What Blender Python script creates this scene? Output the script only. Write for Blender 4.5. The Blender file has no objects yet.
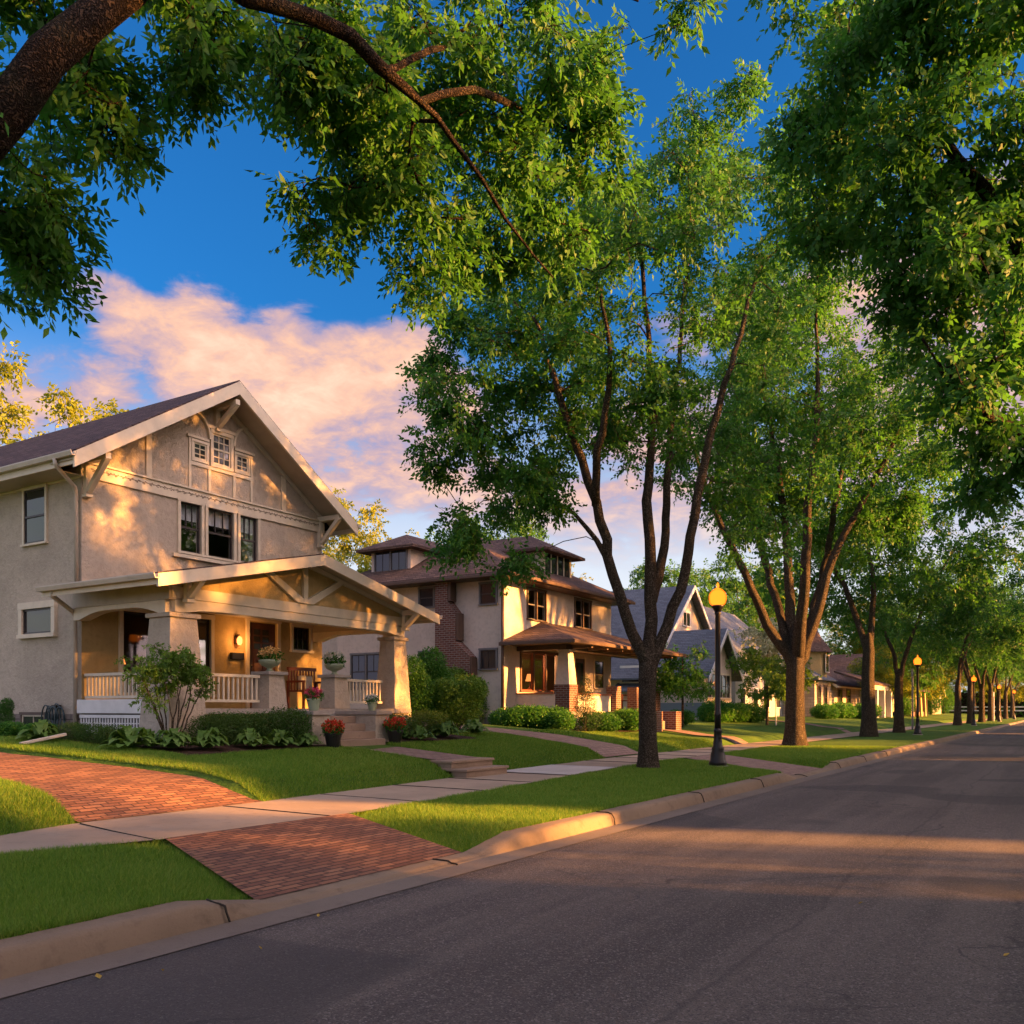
import bpy, math, random
import numpy as np
from mathutils import Vector, noise as mnoise

R = math.radians
sc = bpy.context.scene
col = sc.collection

# ------------------------------------------------------------------ camera
CAM_H = 1.4
cd = bpy.data.cameras.new('camera'); cam = bpy.data.objects.new('camera', cd); col.objects.link(cam)
cam.location = (0, 0, CAM_H)
cam.rotation_euler = (R(90), 0, R(31.76))
cd.sensor_width = 36; cd.lens = 36 * 903 / 1024
cd.shift_y = (710 - 512) / 1024
cd.clip_start = 0.05; cd.clip_end = 3000
sc.camera = cam

# ------------------------------------------------------------------ light
SUN_EL, SUN_AZ = R(13), math.atan2(.324, .946)      # azimuth measured from +X towards +Y
sd = Vector((math.cos(SUN_AZ) * math.cos(SUN_EL), math.sin(SUN_AZ) * math.cos(SUN_EL), math.sin(SUN_EL)))
sl = bpy.data.lights.new('sun', 'SUN'); so = bpy.data.objects.new('sun', sl); col.objects.link(so)
sl.energy = 5.0; sl.angle = R(1.1); sl.color = (1.0, .41, .095)
so.rotation_euler = (-sd).to_track_quat('-Z', 'Y').to_euler()
so.location = (40, 20, 30)

sc.view_settings.view_transform = 'Standard'
sc.view_settings.look = 'None'
sc.view_settings.exposure = EXPO = 2.75
sc.view_settings.gamma = 1.0
sc.cycles.max_bounces = 6; sc.cycles.diffuse_bounces = 3; sc.cycles.glossy_bounces = 2
sc.cycles.transmission_bounces = 3; sc.cycles.transparent_max_bounces = 8
sc.cycles.caustics_reflective = False; sc.cycles.caustics_refractive = False
sc.cycles.use_denoising = True
sc.cycles.sample_clamp_indirect = 4.0

# camera axes, used only to work out where real things stand
CC = (-.5264, .8503); CR = (.8503, .5264)
def at(px, py, D):
    k = (px - 512) / 903
    return (D * (CC[0] + k * CR[0]), D * (CC[1] + k * CR[1]), CAM_H + (710 - py) / 903 * D)

# ------------------------------------------------------------------ node helpers
class NT:
    def __init__(s, tree): s.t = tree; s.n = tree.nodes; s.l = tree.links
    def new(s, ty, ins=None, **kw):
        n = s.n.new(ty)
        for k, v in kw.items(): setattr(n, k, v)
        for k, v in (ins or {}).items():
            sk = n.inputs[k]
            if isinstance(v, bpy.types.NodeSocket): s.l.new(v, sk)
            else: sk.default_value = v
        return n
    def math(s, op, a, b=0.0, c=None, clamp=False):
        ins = {0: a, 1: b}
        if c is not None: ins[2] = c
        return s.new('ShaderNodeMath', ins, operation=op, use_clamp=clamp).outputs[0]
    def mix(s, f, a, b, bt='MIX'):
        n = s.new('ShaderNodeMix', data_type='RGBA', blend_type=bt)
        for i, v in ((0, f), (6, a), (7, b)):
            if isinstance(v, bpy.types.NodeSocket): s.l.new(v, n.inputs[i])
            else: n.inputs[i].default_value = v if i == 0 else (tuple(v) + (1,) if len(v) == 3 else v)
        return n.outputs[2]
    def ramp(s, f, stops, interp='LINEAR'):
        n = s.new('ShaderNodeValToRGB', {0: f}); cr = n.color_ramp; cr.interpolation = interp
        while len(cr.elements) < len(stops): cr.elements.new(0.5)
        for e, (p, c) in zip(cr.elements, stops):
            e.position = p; e.color = tuple(c) + (1,) if len(c) == 3 else c
        return n.outputs[0]
    def noise(s, vec, scale, detail=3, rough=.55, dist=0.0):
        n = s.new('ShaderNodeTexNoise', {'Scale': scale, 'Detail': detail, 'Roughness': rough, 'Distortion': dist})
        if vec is not None: s.l.new(vec, n.inputs['Vector'])
        return n.outputs[0]
    def maprange(s, v, a, b, c=0.0, d=1.0, smooth=True):
        return s.new('ShaderNodeMapRange', {0: v, 1: a, 2: b, 3: c, 4: d}, interpolation_type='SMOOTHSTEP' if smooth else 'LINEAR').outputs[0]
    def bump(s, h, strength, dist=.01, normal=None):
        ins = {'Height': h, 'Strength': strength, 'Distance': dist}
        if normal is not None: ins['Normal'] = normal
        return s.new('ShaderNodeBump', ins).outputs[0]

def g3(v): return (v, v, v)
MATS = {}
def mat(name):
    m = bpy.data.materials.new(name); m.use_nodes = True
    t = NT(m.node_tree); t.n.clear()
    out = t.new('ShaderNodeOutputMaterial')
    MATS[name] = m
    return m, t, out
def principled(t, out, color, rough=.8, normal=None, spec=.3, metal=0.0):
    b = t.new('ShaderNodeBsdfPrincipled', {'Roughness': rough, 'Specular IOR Level': spec, 'Metallic': metal})
    if isinstance(color, bpy.types.NodeSocket): t.l.new(color, b.inputs['Base Color'])
    else: b.inputs['Base Color'].default_value = tuple(color) + (1,)
    if normal is not None: t.l.new(normal, b.inputs['Normal'])
    t.l.new(b.outputs[0], out.inputs[0])
    return b
def ocoord(t): return t.new('ShaderNodeTexCoord').outputs['Object']

# ------------------------------------------------------------------ world: Nishita sky with broken sunset clouds
w = bpy.data.worlds.new('World'); sc.world = w; w.use_nodes = True
t = NT(w.node_tree); t.n.clear()
wout = t.new('ShaderNodeOutputWorld')
sky = t.new('ShaderNodeTexSky', sky_type='NISHITA', sun_disc=False, sun_elevation=SUN_EL, sun_rotation=R(90) - SUN_AZ,
            air_density=1.2, dust_density=1.2, ozone_density=3.0)
dirv = t.new('ShaderNodeTexCoord').outputs['Generated']
sep = t.new('ShaderNodeSeparateXYZ', {0: dirv}); dz = sep.outputs[2]
zc = t.math('MAXIMUM', dz, 0.03)
pl = t.new('ShaderNodeCombineXYZ', {0: t.math('DIVIDE', sep.outputs[0], t.math('ADD', zc, .25)), 1: t.math('DIVIDE', sep.outputs[1], t.math('ADD', zc, .25)), 2: t.math('MULTIPLY', zc, 1.4)}).outputs[0]
n1 = t.noise(pl, 2.6, 8, .52, .35)
n2 = t.noise(pl, 12.0, 6, .62, .3)
def ddir(px, py):
    v = Vector(at(px, py, 1.0)) - Vector((0, 0, CAM_H)); return tuple(v.normalized())
blob = None
for (px, py, ang, wt) in ((195, 350, 4.2, 1.0), (235, 375, 4.0, 1.0), (290, 405, 5.0, 1.0), (345, 395, 4.2, 1.0), (410, 420, 6, 1.0), (375, 445, 5, .75), (135, 330, 3.2, .85), (90, 300, 2.2, .6), (470, 440, 7, .7), (30, 400, 5.0, .65), (100, 395, 4.5, .7),
                          (600, 490, 8, .75), (700, 430, 9, .55), (900, 460, 16, .7), (290, 335, 2.6, .7), (170, 420, 5, .5)):
    dp = t.new('ShaderNodeVectorMath', {0: dirv, 1: ddir(px, py)}, operation='DOT_PRODUCT').outputs['Value']
    b_ = t.math('MULTIPLY', t.math('POWER', t.maprange(dp, math.cos(R(ang * 1.25)), 1.0, 0, 1, False), 1.25), wt)
    blob = b_ if blob is None else t.math('MAXIMUM', blob, b_)
nn = t.math('ADD', t.math('MULTIPLY', t.math('SUBTRACT', n1, .5), 2.5), t.math('MULTIPLY', t.math('SUBTRACT', n2, .5), .8))
nn = t.math('MULTIPLY', nn, t.maprange(blob, .05, .5))
cl = t.maprange(t.math('ADD', blob, nn), .26, .62)
cl = t.math('MULTIPLY', cl, t.maprange(dz, .12, .26))
# unseen clouds added behind and beside the camera as warm fill light
away = t.new('ShaderNodeVectorMath', {0: dirv, 1: (-.53, .80, .28)}, operation='DOT_PRODUCT').outputs['Value']
aw = t.maprange(away, .72, .30, 0, 1)
sunw = t.maprange(t.new('ShaderNodeVectorMath', {0: dirv, 1: tuple(sd)}, operation='DOT_PRODUCT').outputs['Value'], .2, .95)
cl2 = t.math('MULTIPLY', t.maprange(n1, .40, .58), aw)
clouds = t.math('MAXIMUM', cl, cl2)
skc = t.mix(1.0, sky.outputs[0], t.mix(aw, (.08, .39, .70), (.75, .69, .58)), 'MULTIPLY')
hz = t.maprange(dz, .40, .08)
skc2 = t.mix(t.math('MULTIPLY', hz, .75), skc, (3.5, 3.35, 3.3))
ccol = t.ramp(t.math('ADD', t.math('MULTIPLY', n2, .55), t.math('MULTIPLY', t.maprange(t.math('ADD', blob, nn), .35, 1.2, 0, 1, False), .5)),
              [(.30, (.42, .35, .52)), (.47, (.68, .45, .45)), (.62, (.98, .58, .40)), (.86, (1.0, .76, .54))])
ccol = t.mix(1.0, ccol, t.mix(aw, (3.3, 3.25, 3.2), t.mix(sunw, (6, 7, 7), (62, 51, 35))), 'MULTIPLY')  # out-of-view clouds boosted, strongest sunward, to fill the shade
fin = t.mix(t.math('MULTIPLY', clouds, .93), skc2, ccol)
bg = t.new('ShaderNodeBackground', {0: fin, 1: 0.05})
t.l.new(bg.outputs[0], wout.inputs[0])

# ------------------------------------------------------------------ materials
def m_stucco(name, c, var=.06, scale=1.0, bumpk=.5):
    m, t, out = mat(name); o = ocoord(t)
    big = t.noise(o, 1.1, 4); fine = t.noise(o, 34 * scale, 5, .65); med = t.noise(o, 9, 4, .6)
    cc = t.mix(t.maprange(big, .3, .7), [x * (1 - var * 1.6) for x in c], [min(1, x * (1 + var)) for x in c])
    cc = t.mix(t.math('MULTIPLY', t.maprange(med, .46, .70), .45), cc, [x * .70 for x in c])
    st = t.new('ShaderNodeMapping', {'Vector': o, 'Scale': (3, 3, .25)}).outputs[0]
    cc = t.mix(t.math('MULTIPLY', t.maprange(t.noise(st, 2.2, 4), .55, .8), .25), cc, [x * .62 for x in c])
    nrm = t.bump(t.math('ADD', fine, t.math('MULTIPLY', med, 1.2)), bumpk, .02)
    principled(t, out, cc, .92, nrm, .2)
    return m
STUCCO = m_stucco('stucco', (.46, .39, .30), .08, .7, .9)
STUCCO_YEL = m_stucco('stucco_porch', (.44, .32, .14))
STUCCO2 = m_stucco('stucco_pale', (.60, .52, .45), .05, .8, .25)
CONC_OLD = m_stucco('concrete_old', (.36, .32, .27), .10)

def m_paint(name, c, rough=.5, var=.08):
    m, t, out = mat(name); o = ocoord(t)
    n = t.noise(o, 3.5, 5, .6); f = t.noise(o, 45, 3)
    cc = t.mix(t.maprange(n, .35, .75), c, [x * (1 - var * 2) for x in c])
    principled(t, out, cc, rough, t.bump(f, .12, .004), .35)
    return m
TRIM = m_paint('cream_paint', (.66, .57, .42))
WHITE = m_paint('white_paint', (.72, .70, .66))
GUTTER = m_paint('gutter_paint', (.52, .46, .37), .4)
DARKTRIM = m_paint('brown_paint', (.10, .062, .045))
GREYTRIM = m_paint('grey_trim', (.16, .16, .17))
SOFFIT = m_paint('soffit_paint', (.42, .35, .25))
DOORWOOD = m_paint('door_wood', (.075, .028, .014), .35, .2)
REDWOOD = m_paint('red_wood', (.16, .04, .02), .4, .2)
BLACK = m_paint('black_iron', (.018, .016, .015), .38)
SASH = m_paint('dark_sash', (.045, .036, .034), .4)
RED_CAP = m_paint('terracotta', (.35, .13, .07), .6)
CERAMIC = m_paint('glazed_ceramic', (.30, .36, .24), .3)
CURTAIN = m_paint('curtain', (.8, .8, .82), .9)
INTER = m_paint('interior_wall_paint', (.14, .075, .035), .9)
CUSHION = m_paint('cushion', (.5, .46, .38), .9)
SIDING_W = None
def m_siding(name, c, h=.12):
    m, t, out = mat(name); o = ocoord(t)
    z = t.new('ShaderNodeSeparateXYZ', {0: o}).outputs[2]
    fr = t.math('FRACT', t.math('DIVIDE', z, h))
    n = t.noise(o, 2.0, 4)
    cc = t.mix(n, c, [x * .8 for x in c])
    principled(t, out, cc, .6, t.bump(fr, .9, .012), .3)
    return m
SIDING_W = m_siding('white_siding', (.46, .45, .42)); SIDING_B = m_siding('blue_siding', (.20, .25, .30)); SIDING_T = m_siding('tan_siding', (.42, .33, .22))

def brickvec(t, o, sx, sz, mode):
    s = t.new('ShaderNodeSeparateXYZ', {0: o})
    if mode == 'wall': a = t.math('ADD', s.outputs[0], s.outputs[1]); b = s.outputs[2]
    elif mode == 'ground': a, b = s.outputs[1], s.outputs[0]
    else: a, b = s.outputs[0], s.outputs[1]
    return t.new('ShaderNodeCombineXYZ', {0: t.math('MULTIPLY', a, sx), 1: t.math('MULTIPLY', b, sz), 2: 0.0}).outputs[0]
def m_brick(name, cols, mortar, bw, bh, mode='wall', ms=.012, bumpk=.6, rough=.85, moss=0.0, mortar_s=.1):
    m, t, out = mat(name); o = ocoord(t)
    v = brickvec(t, o, 1, 1, mode)
    wob = t.new('ShaderNodeVectorMath', {0: t.new('ShaderNodeTexNoise', {'Vector': o, 'Scale': 4.0}).outputs[1], 1: (.012, .012, 0)}, operation='MULTIPLY').outputs[0]
    v = t.new('ShaderNodeVectorMath', {0: v, 1: wob}, operation='ADD').outputs[0]
    b = t.new('ShaderNodeTexBrick', {'Vector': v, 'Color1': (0, 0, 0, 1), 'Color2': (1, 1, 1, 1), 'Mortar': (.5, .5, .5, 1), 'Scale': 1.0, 'Mortar Size': ms,
              'Mortar Smooth': mortar_s, 'Brick Width': bw, 'Row Height': bh})
    big = t.noise(o, .9, 4); fine = t.noise(o, 30, 4, .7)
    cc = t.ramp(t.math('ADD', t.math('MULTIPLY', b.outputs[0], .6), t.math('MULTIPLY', big, .45)), [(i / max(1, len(cols) - 1), c) for i, c in enumerate(cols)])
    cc = t.mix(t.math('MULTIPLY', t.maprange(fine, .4, .75), .35), cc, [x * .5 for x in cols[0]])
    cc = t.mix(b.outputs[1], cc, mortar)
    h = t.math('SUBTRACT', t.math('MULTIPLY', fine, .35), b.outputs[1])
    principled(t, out, cc, rough, t.bump(h, bumpk, .012), .3)
    return m
BRICK = m_brick('red_brick', [(.075, .028, .022), (.15, .052, .036), (.20, .08, .05)], (.22, .19, .17), .21, .075)
SHINGLE = m_brick('brown_shingles', [(.055, .035, .028), (.11, .068, .052), (.17, .11, .08)], (.03, .02, .017), .30, .095, 'wall', .008, .9, .95)
SHINGLE_P = m_brick('plum_shingles', [(.040, .025, .024), (.075, .046, .042), (.12, .078, .066)], (.012, .009, .009), .30, .095, 'wall', .010, .9, .95)
SLATE = m_brick('slate_shingles', [(.075, .088, .11), (.11, .13, .16), (.15, .17, .20)], (.05, .055, .065), .34, .10, 'wall', .008, .7, .85)
PAVER = m_brick('clay_pavers', [(.085, .042, .028), (.19, .085, .048), (.34, .165, .085)], (.05, .030, .022), .225, .082, 'ground', .010, 1.0, .85, mortar_s=.3)
PAVER2 = m_brick('path_pavers', [(.18, .11, .085), (.26, .17, .13), (.32, .22, .17)], (.10, .075, .06), .235, .115, 'ground', .008, .6, .85)
FOUND = m_brick('foundation_stone', [(.14, .115, .095), (.22, .18, .15), (.30, .26, .21)], (.09, .075, .065), .42, .16, 'wall', .012, 1.0, .9)
STONE = m_brick('pale_stone', [(.26, .22, .18), (.36, .31, .26), (.44, .39, .33)], (.2, .17, .14), .5, .22, 'wall', .012, 1.0, .9)

def m_asphalt():
    m, t, out = mat('asphalt'); o = ocoord(t)
    v = t.new('ShaderNodeTexVoronoi', {'Vector': o, 'Scale': 130.0}, feature='F1')
    v2 = t.new('ShaderNodeTexVoronoi', {'Vector': o, 'Scale': 95.0, 'Randomness': 1.0}, feature='F1')
    n = t.noise(o, 55, 4, .75); big = t.noise(o, .35, 5, .6, .6); med = t.noise(o, 2.6, 5, .65)
    wear = t.new('ShaderNodeMapping', {'Vector': o, 'Scale': (1.1, .06, 1)}).outputs[0]
    wr = t.noise(wear, 1.4, 4, .6)
    c = t.mix(t.maprange(big, .35, .68), (.070, .055, .046), (.104, .083, .070))
    c = t.mix(t.math('MULTIPLY', t.maprange(wr, .42, .64), .75), c, (.155, .124, .100))
    c = t.mix(t.math('MULTIPLY', t.maprange(med, .55, .75), .45), c, (.038, .034, .032))
    rnd = t.new('ShaderNodeSeparateColor', {0: v2.outputs['Color']}).outputs[0]
    c = t.mix(t.math('MULTIPLY', t.maprange(rnd, .76, .99), .8), c, (.26, .225, .195))
    rnd2 = t.new('ShaderNodeSeparateColor', {0: v.outputs['Color']}).outputs[1]
    c = t.mix(t.math('MULTIPLY', t.maprange(rnd2, .55, 1.0), .65), c, (.018, .016, .015))
    c = t.mix(t.math('MULTIPLY', t.maprange(rnd2, .28, 0.0), .35), c, (.15, .13, .12))
    # long tar-filled seam and hairline cracks
    s = t.new('ShaderNodeSeparateXYZ', {0: o})
    seam = t.math('ABSOLUTE', t.math('ADD', t.math('SUBTRACT', s.outputs[0], -1.55), t.math('MULTIPLY', t.math('SUBTRACT', t.noise(o, .7, 4), .5), .35)))
    c = t.mix(t.math('MULTIPLY', t.maprange(seam, .03, .006), .35), c, (.020, .018, .017))
    ck = t.new('ShaderNodeTexVoronoi', {'Vector': t.new('ShaderNodeVectorMath', {0: o, 1: t.new('ShaderNodeTexNoise', {'Vector': o, 'Scale': 1.6, 'Detail': 5.0}).outputs[1]}, operation='ADD').outputs[0], 'Scale': .33}, feature='DISTANCE_TO_EDGE').outputs[0]
    c = t.mix(t.math('MULTIPLY', t.math('MULTIPLY', t.maprange(ck, .009, .002), t.maprange(big, .45, .6)), .7), c, (.02, .018, .016))
    pt = t.new('ShaderNodeTexNoise', {'Vector': o, 'Scale': .23, 'Detail': 1.0}).outputs[0]
    c = t.mix(t.math('MULTIPLY', t.maprange(pt, .56, .575), .55), c, (.040, .035, .033))
    stn = t.noise(o, 1.1, 2, .5); c = t.mix(t.math('MULTIPLY', t.maprange(stn, .68, .80), .6), c, (.028, .025, .024))
    h = t.math('ADD', t.math('MULTIPLY', t.math('SUBTRACT', 1.0, v.outputs[0]), 1.0), n)
    principled(t, out, c, .72, t.bump(h, .85, .012), .45)
m_asphalt()
def m_concrete(name, c, dark=.6, seam=None):
    m, t, out = mat(name); o = ocoord(t)
    big = t.noise(o, .8, 5, .6); fine = t.noise(o, 60, 4, .7); med = t.noise(o, 6, 5, .65)
    cc = t.mix(t.maprange(big, .35, .7), c, [x * .8 for x in c])
    cc = t.mix(t.math('MULTIPLY', t.maprange(med, .52, .72), .5), cc, [x * dark for x in c])
    cc = t.mix(t.math('MULTIPLY', t.maprange(fine, .5, .8), .35), cc, [x * .45 for x in c])
    principled(t, out, cc, .85, t.bump(t.math('ADD', fine, med), .5, .01), .3)
    return m
SIDEWALK = m_concrete('sidewalk_concrete', (.35, .27, .19)); SLAB = m_concrete('new_concrete', (.50, .46, .41), .85)
CURB = m_concrete('curb_concrete', (.22, .165, .11), .45); GUT = m_concrete('gutter_concrete', (.17, .14, .11), .65); STEPM = m_concrete('step_stone', (.33, .235, .165))
JOINT = m_concrete('joint_dirt', (.035, .028, .02))
def m_ground(name, a, b, c3, s=30):
    m, t, out = mat(name); o = ocoord(t)
    n = t.noise(o, s, 5, .75); big = t.noise(o, .5, 5, .6); m2 = t.noise(o, 5, 4, .6)
    cc = t.mix(t.maprange(n, .35, .65), a, b)
    cc = t.mix(t.math('MULTIPLY', t.maprange(big, .45, .68), .5), cc, c3)
    cc = t.mix(t.math('MULTIPLY', t.maprange(m2, .5, .7), .35), cc, a)
    principled(t, out, cc, .9, t.bump(n, 1.0, .03), .15)
    return m
LAWN = m_ground('lawn_turf', (.030, .070, .009), (.08, .165, .018), (.12, .19, .028))
MULCH = m_ground('mulch', (.025, .014, .009), (.07, .038, .024), (.05, .03, .02), 45)

def m_leaf(name, stops, trans=.42, tcol=(.25, .45, .03), rough=.55):
    m, t, out = mat(name)
    rnd = t.new('ShaderNodeNewGeometry').outputs['Random Per Island']
    o = ocoord(t); big = t.noise(o, .55, 3)
    f = t.math('ADD', t.math('MULTIPLY', rnd, .7), t.math('MULTIPLY', big, .42))
    c = t.ramp(f, [(i / (len(stops) - 1), s) for i, s in enumerate(stops)])
    b = t.new('ShaderNodeBsdfPrincipled', {'Base Color': c, 'Roughness': rough, 'Specular IOR Level': .25})
    tc = t.mix(.5, c, tcol)
    tr = t.new('ShaderNodeBsdfTranslucent', {0: tc})
    mx = t.new('ShaderNodeMixShader', {0: trans, 1: b.outputs[0], 2: tr.outputs[0]})
    t.l.new(mx.outputs[0], out.inputs[0])
    return m
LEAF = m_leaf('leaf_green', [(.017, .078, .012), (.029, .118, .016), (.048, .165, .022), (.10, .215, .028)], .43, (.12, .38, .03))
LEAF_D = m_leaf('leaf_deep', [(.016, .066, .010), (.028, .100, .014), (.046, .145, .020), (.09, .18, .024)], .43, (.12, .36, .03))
LEAF_Y = m_leaf('leaf_sunlit_yellow', [(.09, .14, .010), (.14, .19, .014), (.20, .24, .018), (.28, .28, .02)], .45, (.4, .45, .03))  # yellow of the low sun is put into the leaf colour
HEDGE = m_leaf('boxwood_leaf', [(.022, .055, .010), (.035, .085, .014), (.055, .12, .020)], .25)
HOSTA = m_leaf('hosta_leaf', [(.06, .13, .02), (.09, .18, .03), (.15, .24, .06)], .3)
SHRUB = m_leaf('shrub_leaf', [(.05, .12, .012), (.08, .17, .018), (.12, .22, .03)], .35)
CONIF = m_leaf('conifer_leaf', [(.012, .035, .014), (.02, .055, .018), (.03, .07, .02)], .15, (.05, .1, .02))
GRASSM = m_leaf('grass_blade', [(.035, .095, .009), (.065, .165, .014), (.11, .24, .022), (.18, .29, .03), (.34, .35, .08)], .35, (.3, .5, .03))
PETAL_R = m_leaf('petal_red', [(.45, .02, .015), (.6, .05, .02), (.7, .12, .05)], .3, (.8, .1, .05))
PETAL_P = m_leaf('petal_pink', [(.5, .02, .08), (.65, .06, .15), (.7, .25, .3)], .3, (.8, .1, .2))
PETAL_Y = m_leaf('petal_peach', [(.7, .35, .08), (.75, .5, .2), (.8, .6, .3)], .3, (.8, .5, .1))
PETAL_W = m_leaf('petal_white', [(.6, .6, .5), (.7, .7, .6), (.75, .72, .6)], .3, (.7, .7, .6))
DRYLEAF = m_leaf('dry_leaf', [(.4, .25, .04), (.5, .35, .06)], .2, (.5, .3, .05))
def m_bark(name, a, b):
    m, t, out = mat(name); o = ocoord(t)
    mp = t.new('ShaderNodeMapping', {'Vector': o, 'Scale': (1, 1, .16)}).outputs[0]
    v = t.new('ShaderNodeTexVoronoi', {'Vector': t.new('ShaderNodeVectorMath', {0: mp, 1: t.new('ShaderNodeTexNoise', {'Vector': o, 'Scale': 7.0, 'Detail': 4.0}).outputs[1]}, operation='ADD').outputs[0], 'Scale': 10.0}, feature='DISTANCE_TO_EDGE').outputs[0]
    n = t.noise(mp, 26, 5, .7); big = t.noise(o, 2.2, 4)
    h = t.math('ADD', t.maprange(v, 0, .28), t.math('MULTIPLY', n, .7))
    c = t.ramp(t.math('MULTIPLY', h, .6), [(.1, [x * .35 for x in a]), (.45, a), (.9, b)])
    c = t.mix(t.math('MULTIPLY', t.maprange(big, .5, .7), .35), c, (.07, .075, .045))
    principled(t, out, c, .95, t.bump(h, 1.0, .09), .1)
    return m
BARK = m_bark('bark', (.10, .078, .055), (.23, .185, .135)); BARK_D = m_bark('bark_dark', (.040, .029, .022), (.10, .070, .050))

m, t, out = mat('window_glass')
gl = t.new('ShaderNodeBsdfGlossy', {'Color': (.9, .9, .9, 1), 'Roughness': .03}); tp = t.new('ShaderNodeBsdfTransparent', {0: (.75, .78, .8, 1)})
fr = t.new('ShaderNodeFresnel', {'IOR': 1.6}).outputs[0]
t.l.new(t.new('ShaderNodeMixShader', {0: t.math('ADD', t.math('MULTIPLY', fr, .2), .0), 1: tp.outputs[0], 2: gl.outputs[0]}).outputs[0], out.inputs[0]); GLASS = m
m, t, out = mat('dark_glass'); o = ocoord(t)
principled(t, out, t.mix(t.noise(o, 1.7, 2), (.012, .014, .016), (.035, .038, .042)), .04, t.bump(t.noise(o, 1.2, 2), .03, .05), .55); DGLASS = m
def m_emit(name, c, s, edge=None):
    m, t, out = mat(name)
    col_ = tuple(c) + (1,)
    if edge:
        lw = t.new('ShaderNodeLayerWeight', {0: .35}).outputs['Facing']
        col_ = t.mix(t.maprange(lw, .2, .95), c, edge)
    e = t.new('ShaderNodeEmission', {0: col_, 1: s}); t.l.new(e.outputs[0], out.inputs[0]); return m
GLOBE = m_emit('amber_globe', (1.0, .19, .012), .46, (.95, .05, .001))
GLOBE_HOT = m_emit('amber_core', (1.0, .62, .2), 9.0)
WARM = m_emit('warm_bulb', (1.0, .22, .05), .9)
WARM_D = m_emit('warm_lampshade', (1.0, .28, .06), .35)

# ------------------------------------------------------------------ mesh helpers
def link(o, parent=None):
    col.objects.link(o)
    if parent is not None: o.parent = parent
    return o
def tag(o, label=None, cat=None, group=None, kind=None):
    if label: o['label'] = label
    if cat: o['category'] = cat
    if group: o['group'] = group
    if kind: o['kind'] = kind
    return o
def empty(name, loc, label, cat, group=None, rz=0):
    e = bpy.data.objects.new(name, None); e.empty_display_size = .3
    e.location = loc; e.rotation_euler = (0, 0, rz); link(e); tag(e, label, cat, group); return e
def root_loc(o):
    while o.parent is not None: o = o.parent
    return Vector(o.location)
def mesh_np(name, V, Fc, material, parent=None, smooth=False, local=False):
    """one mesh object from numpy arrays; V in world coordinates unless local"""
    V = np.asarray(V, dtype=np.float32); Fc = np.asarray(Fc, dtype=np.int32)
    if parent is not None and not local: V = V - np.array(root_loc(parent), dtype=np.float32)
    me = bpy.data.meshes.new(name); nf, k = Fc.shape
    me.vertices.add(len(V)); me.vertices.foreach_set('co', V.ravel())
    me.loops.add(nf * k); me.loops.foreach_set('vertex_index', Fc.ravel())
    me.polygons.add(nf); me.polygons.foreach_set('loop_start', np.arange(0, nf * k, k, dtype=np.int32))
    if smooth: me.polygons.foreach_set('use_smooth', np.ones(nf, dtype=bool))
    me.materials.append(material); me.update(calc_edges=True)
    return link(bpy.data.objects.new(name, me), parent)

class Fr:
    """a local frame: P(u, z, n) with u along a wall, z up, n outward"""
    def __init__(s, kind, c):
        s.k, s.c = kind, c
    def P(s, u, z, n):
        if s.k == 'X': return (s.c + n, u, z)        # wall facing +X, u = Y
        if s.k == '-Y': return (u, s.c - n, z)       # wall facing -Y, u = X
        if s.k == '-X': return (s.c - n, u, z)
        if s.k == '+Y': return (u, s.c + n, z)
W0 = Fr('-Y', 0)

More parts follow.
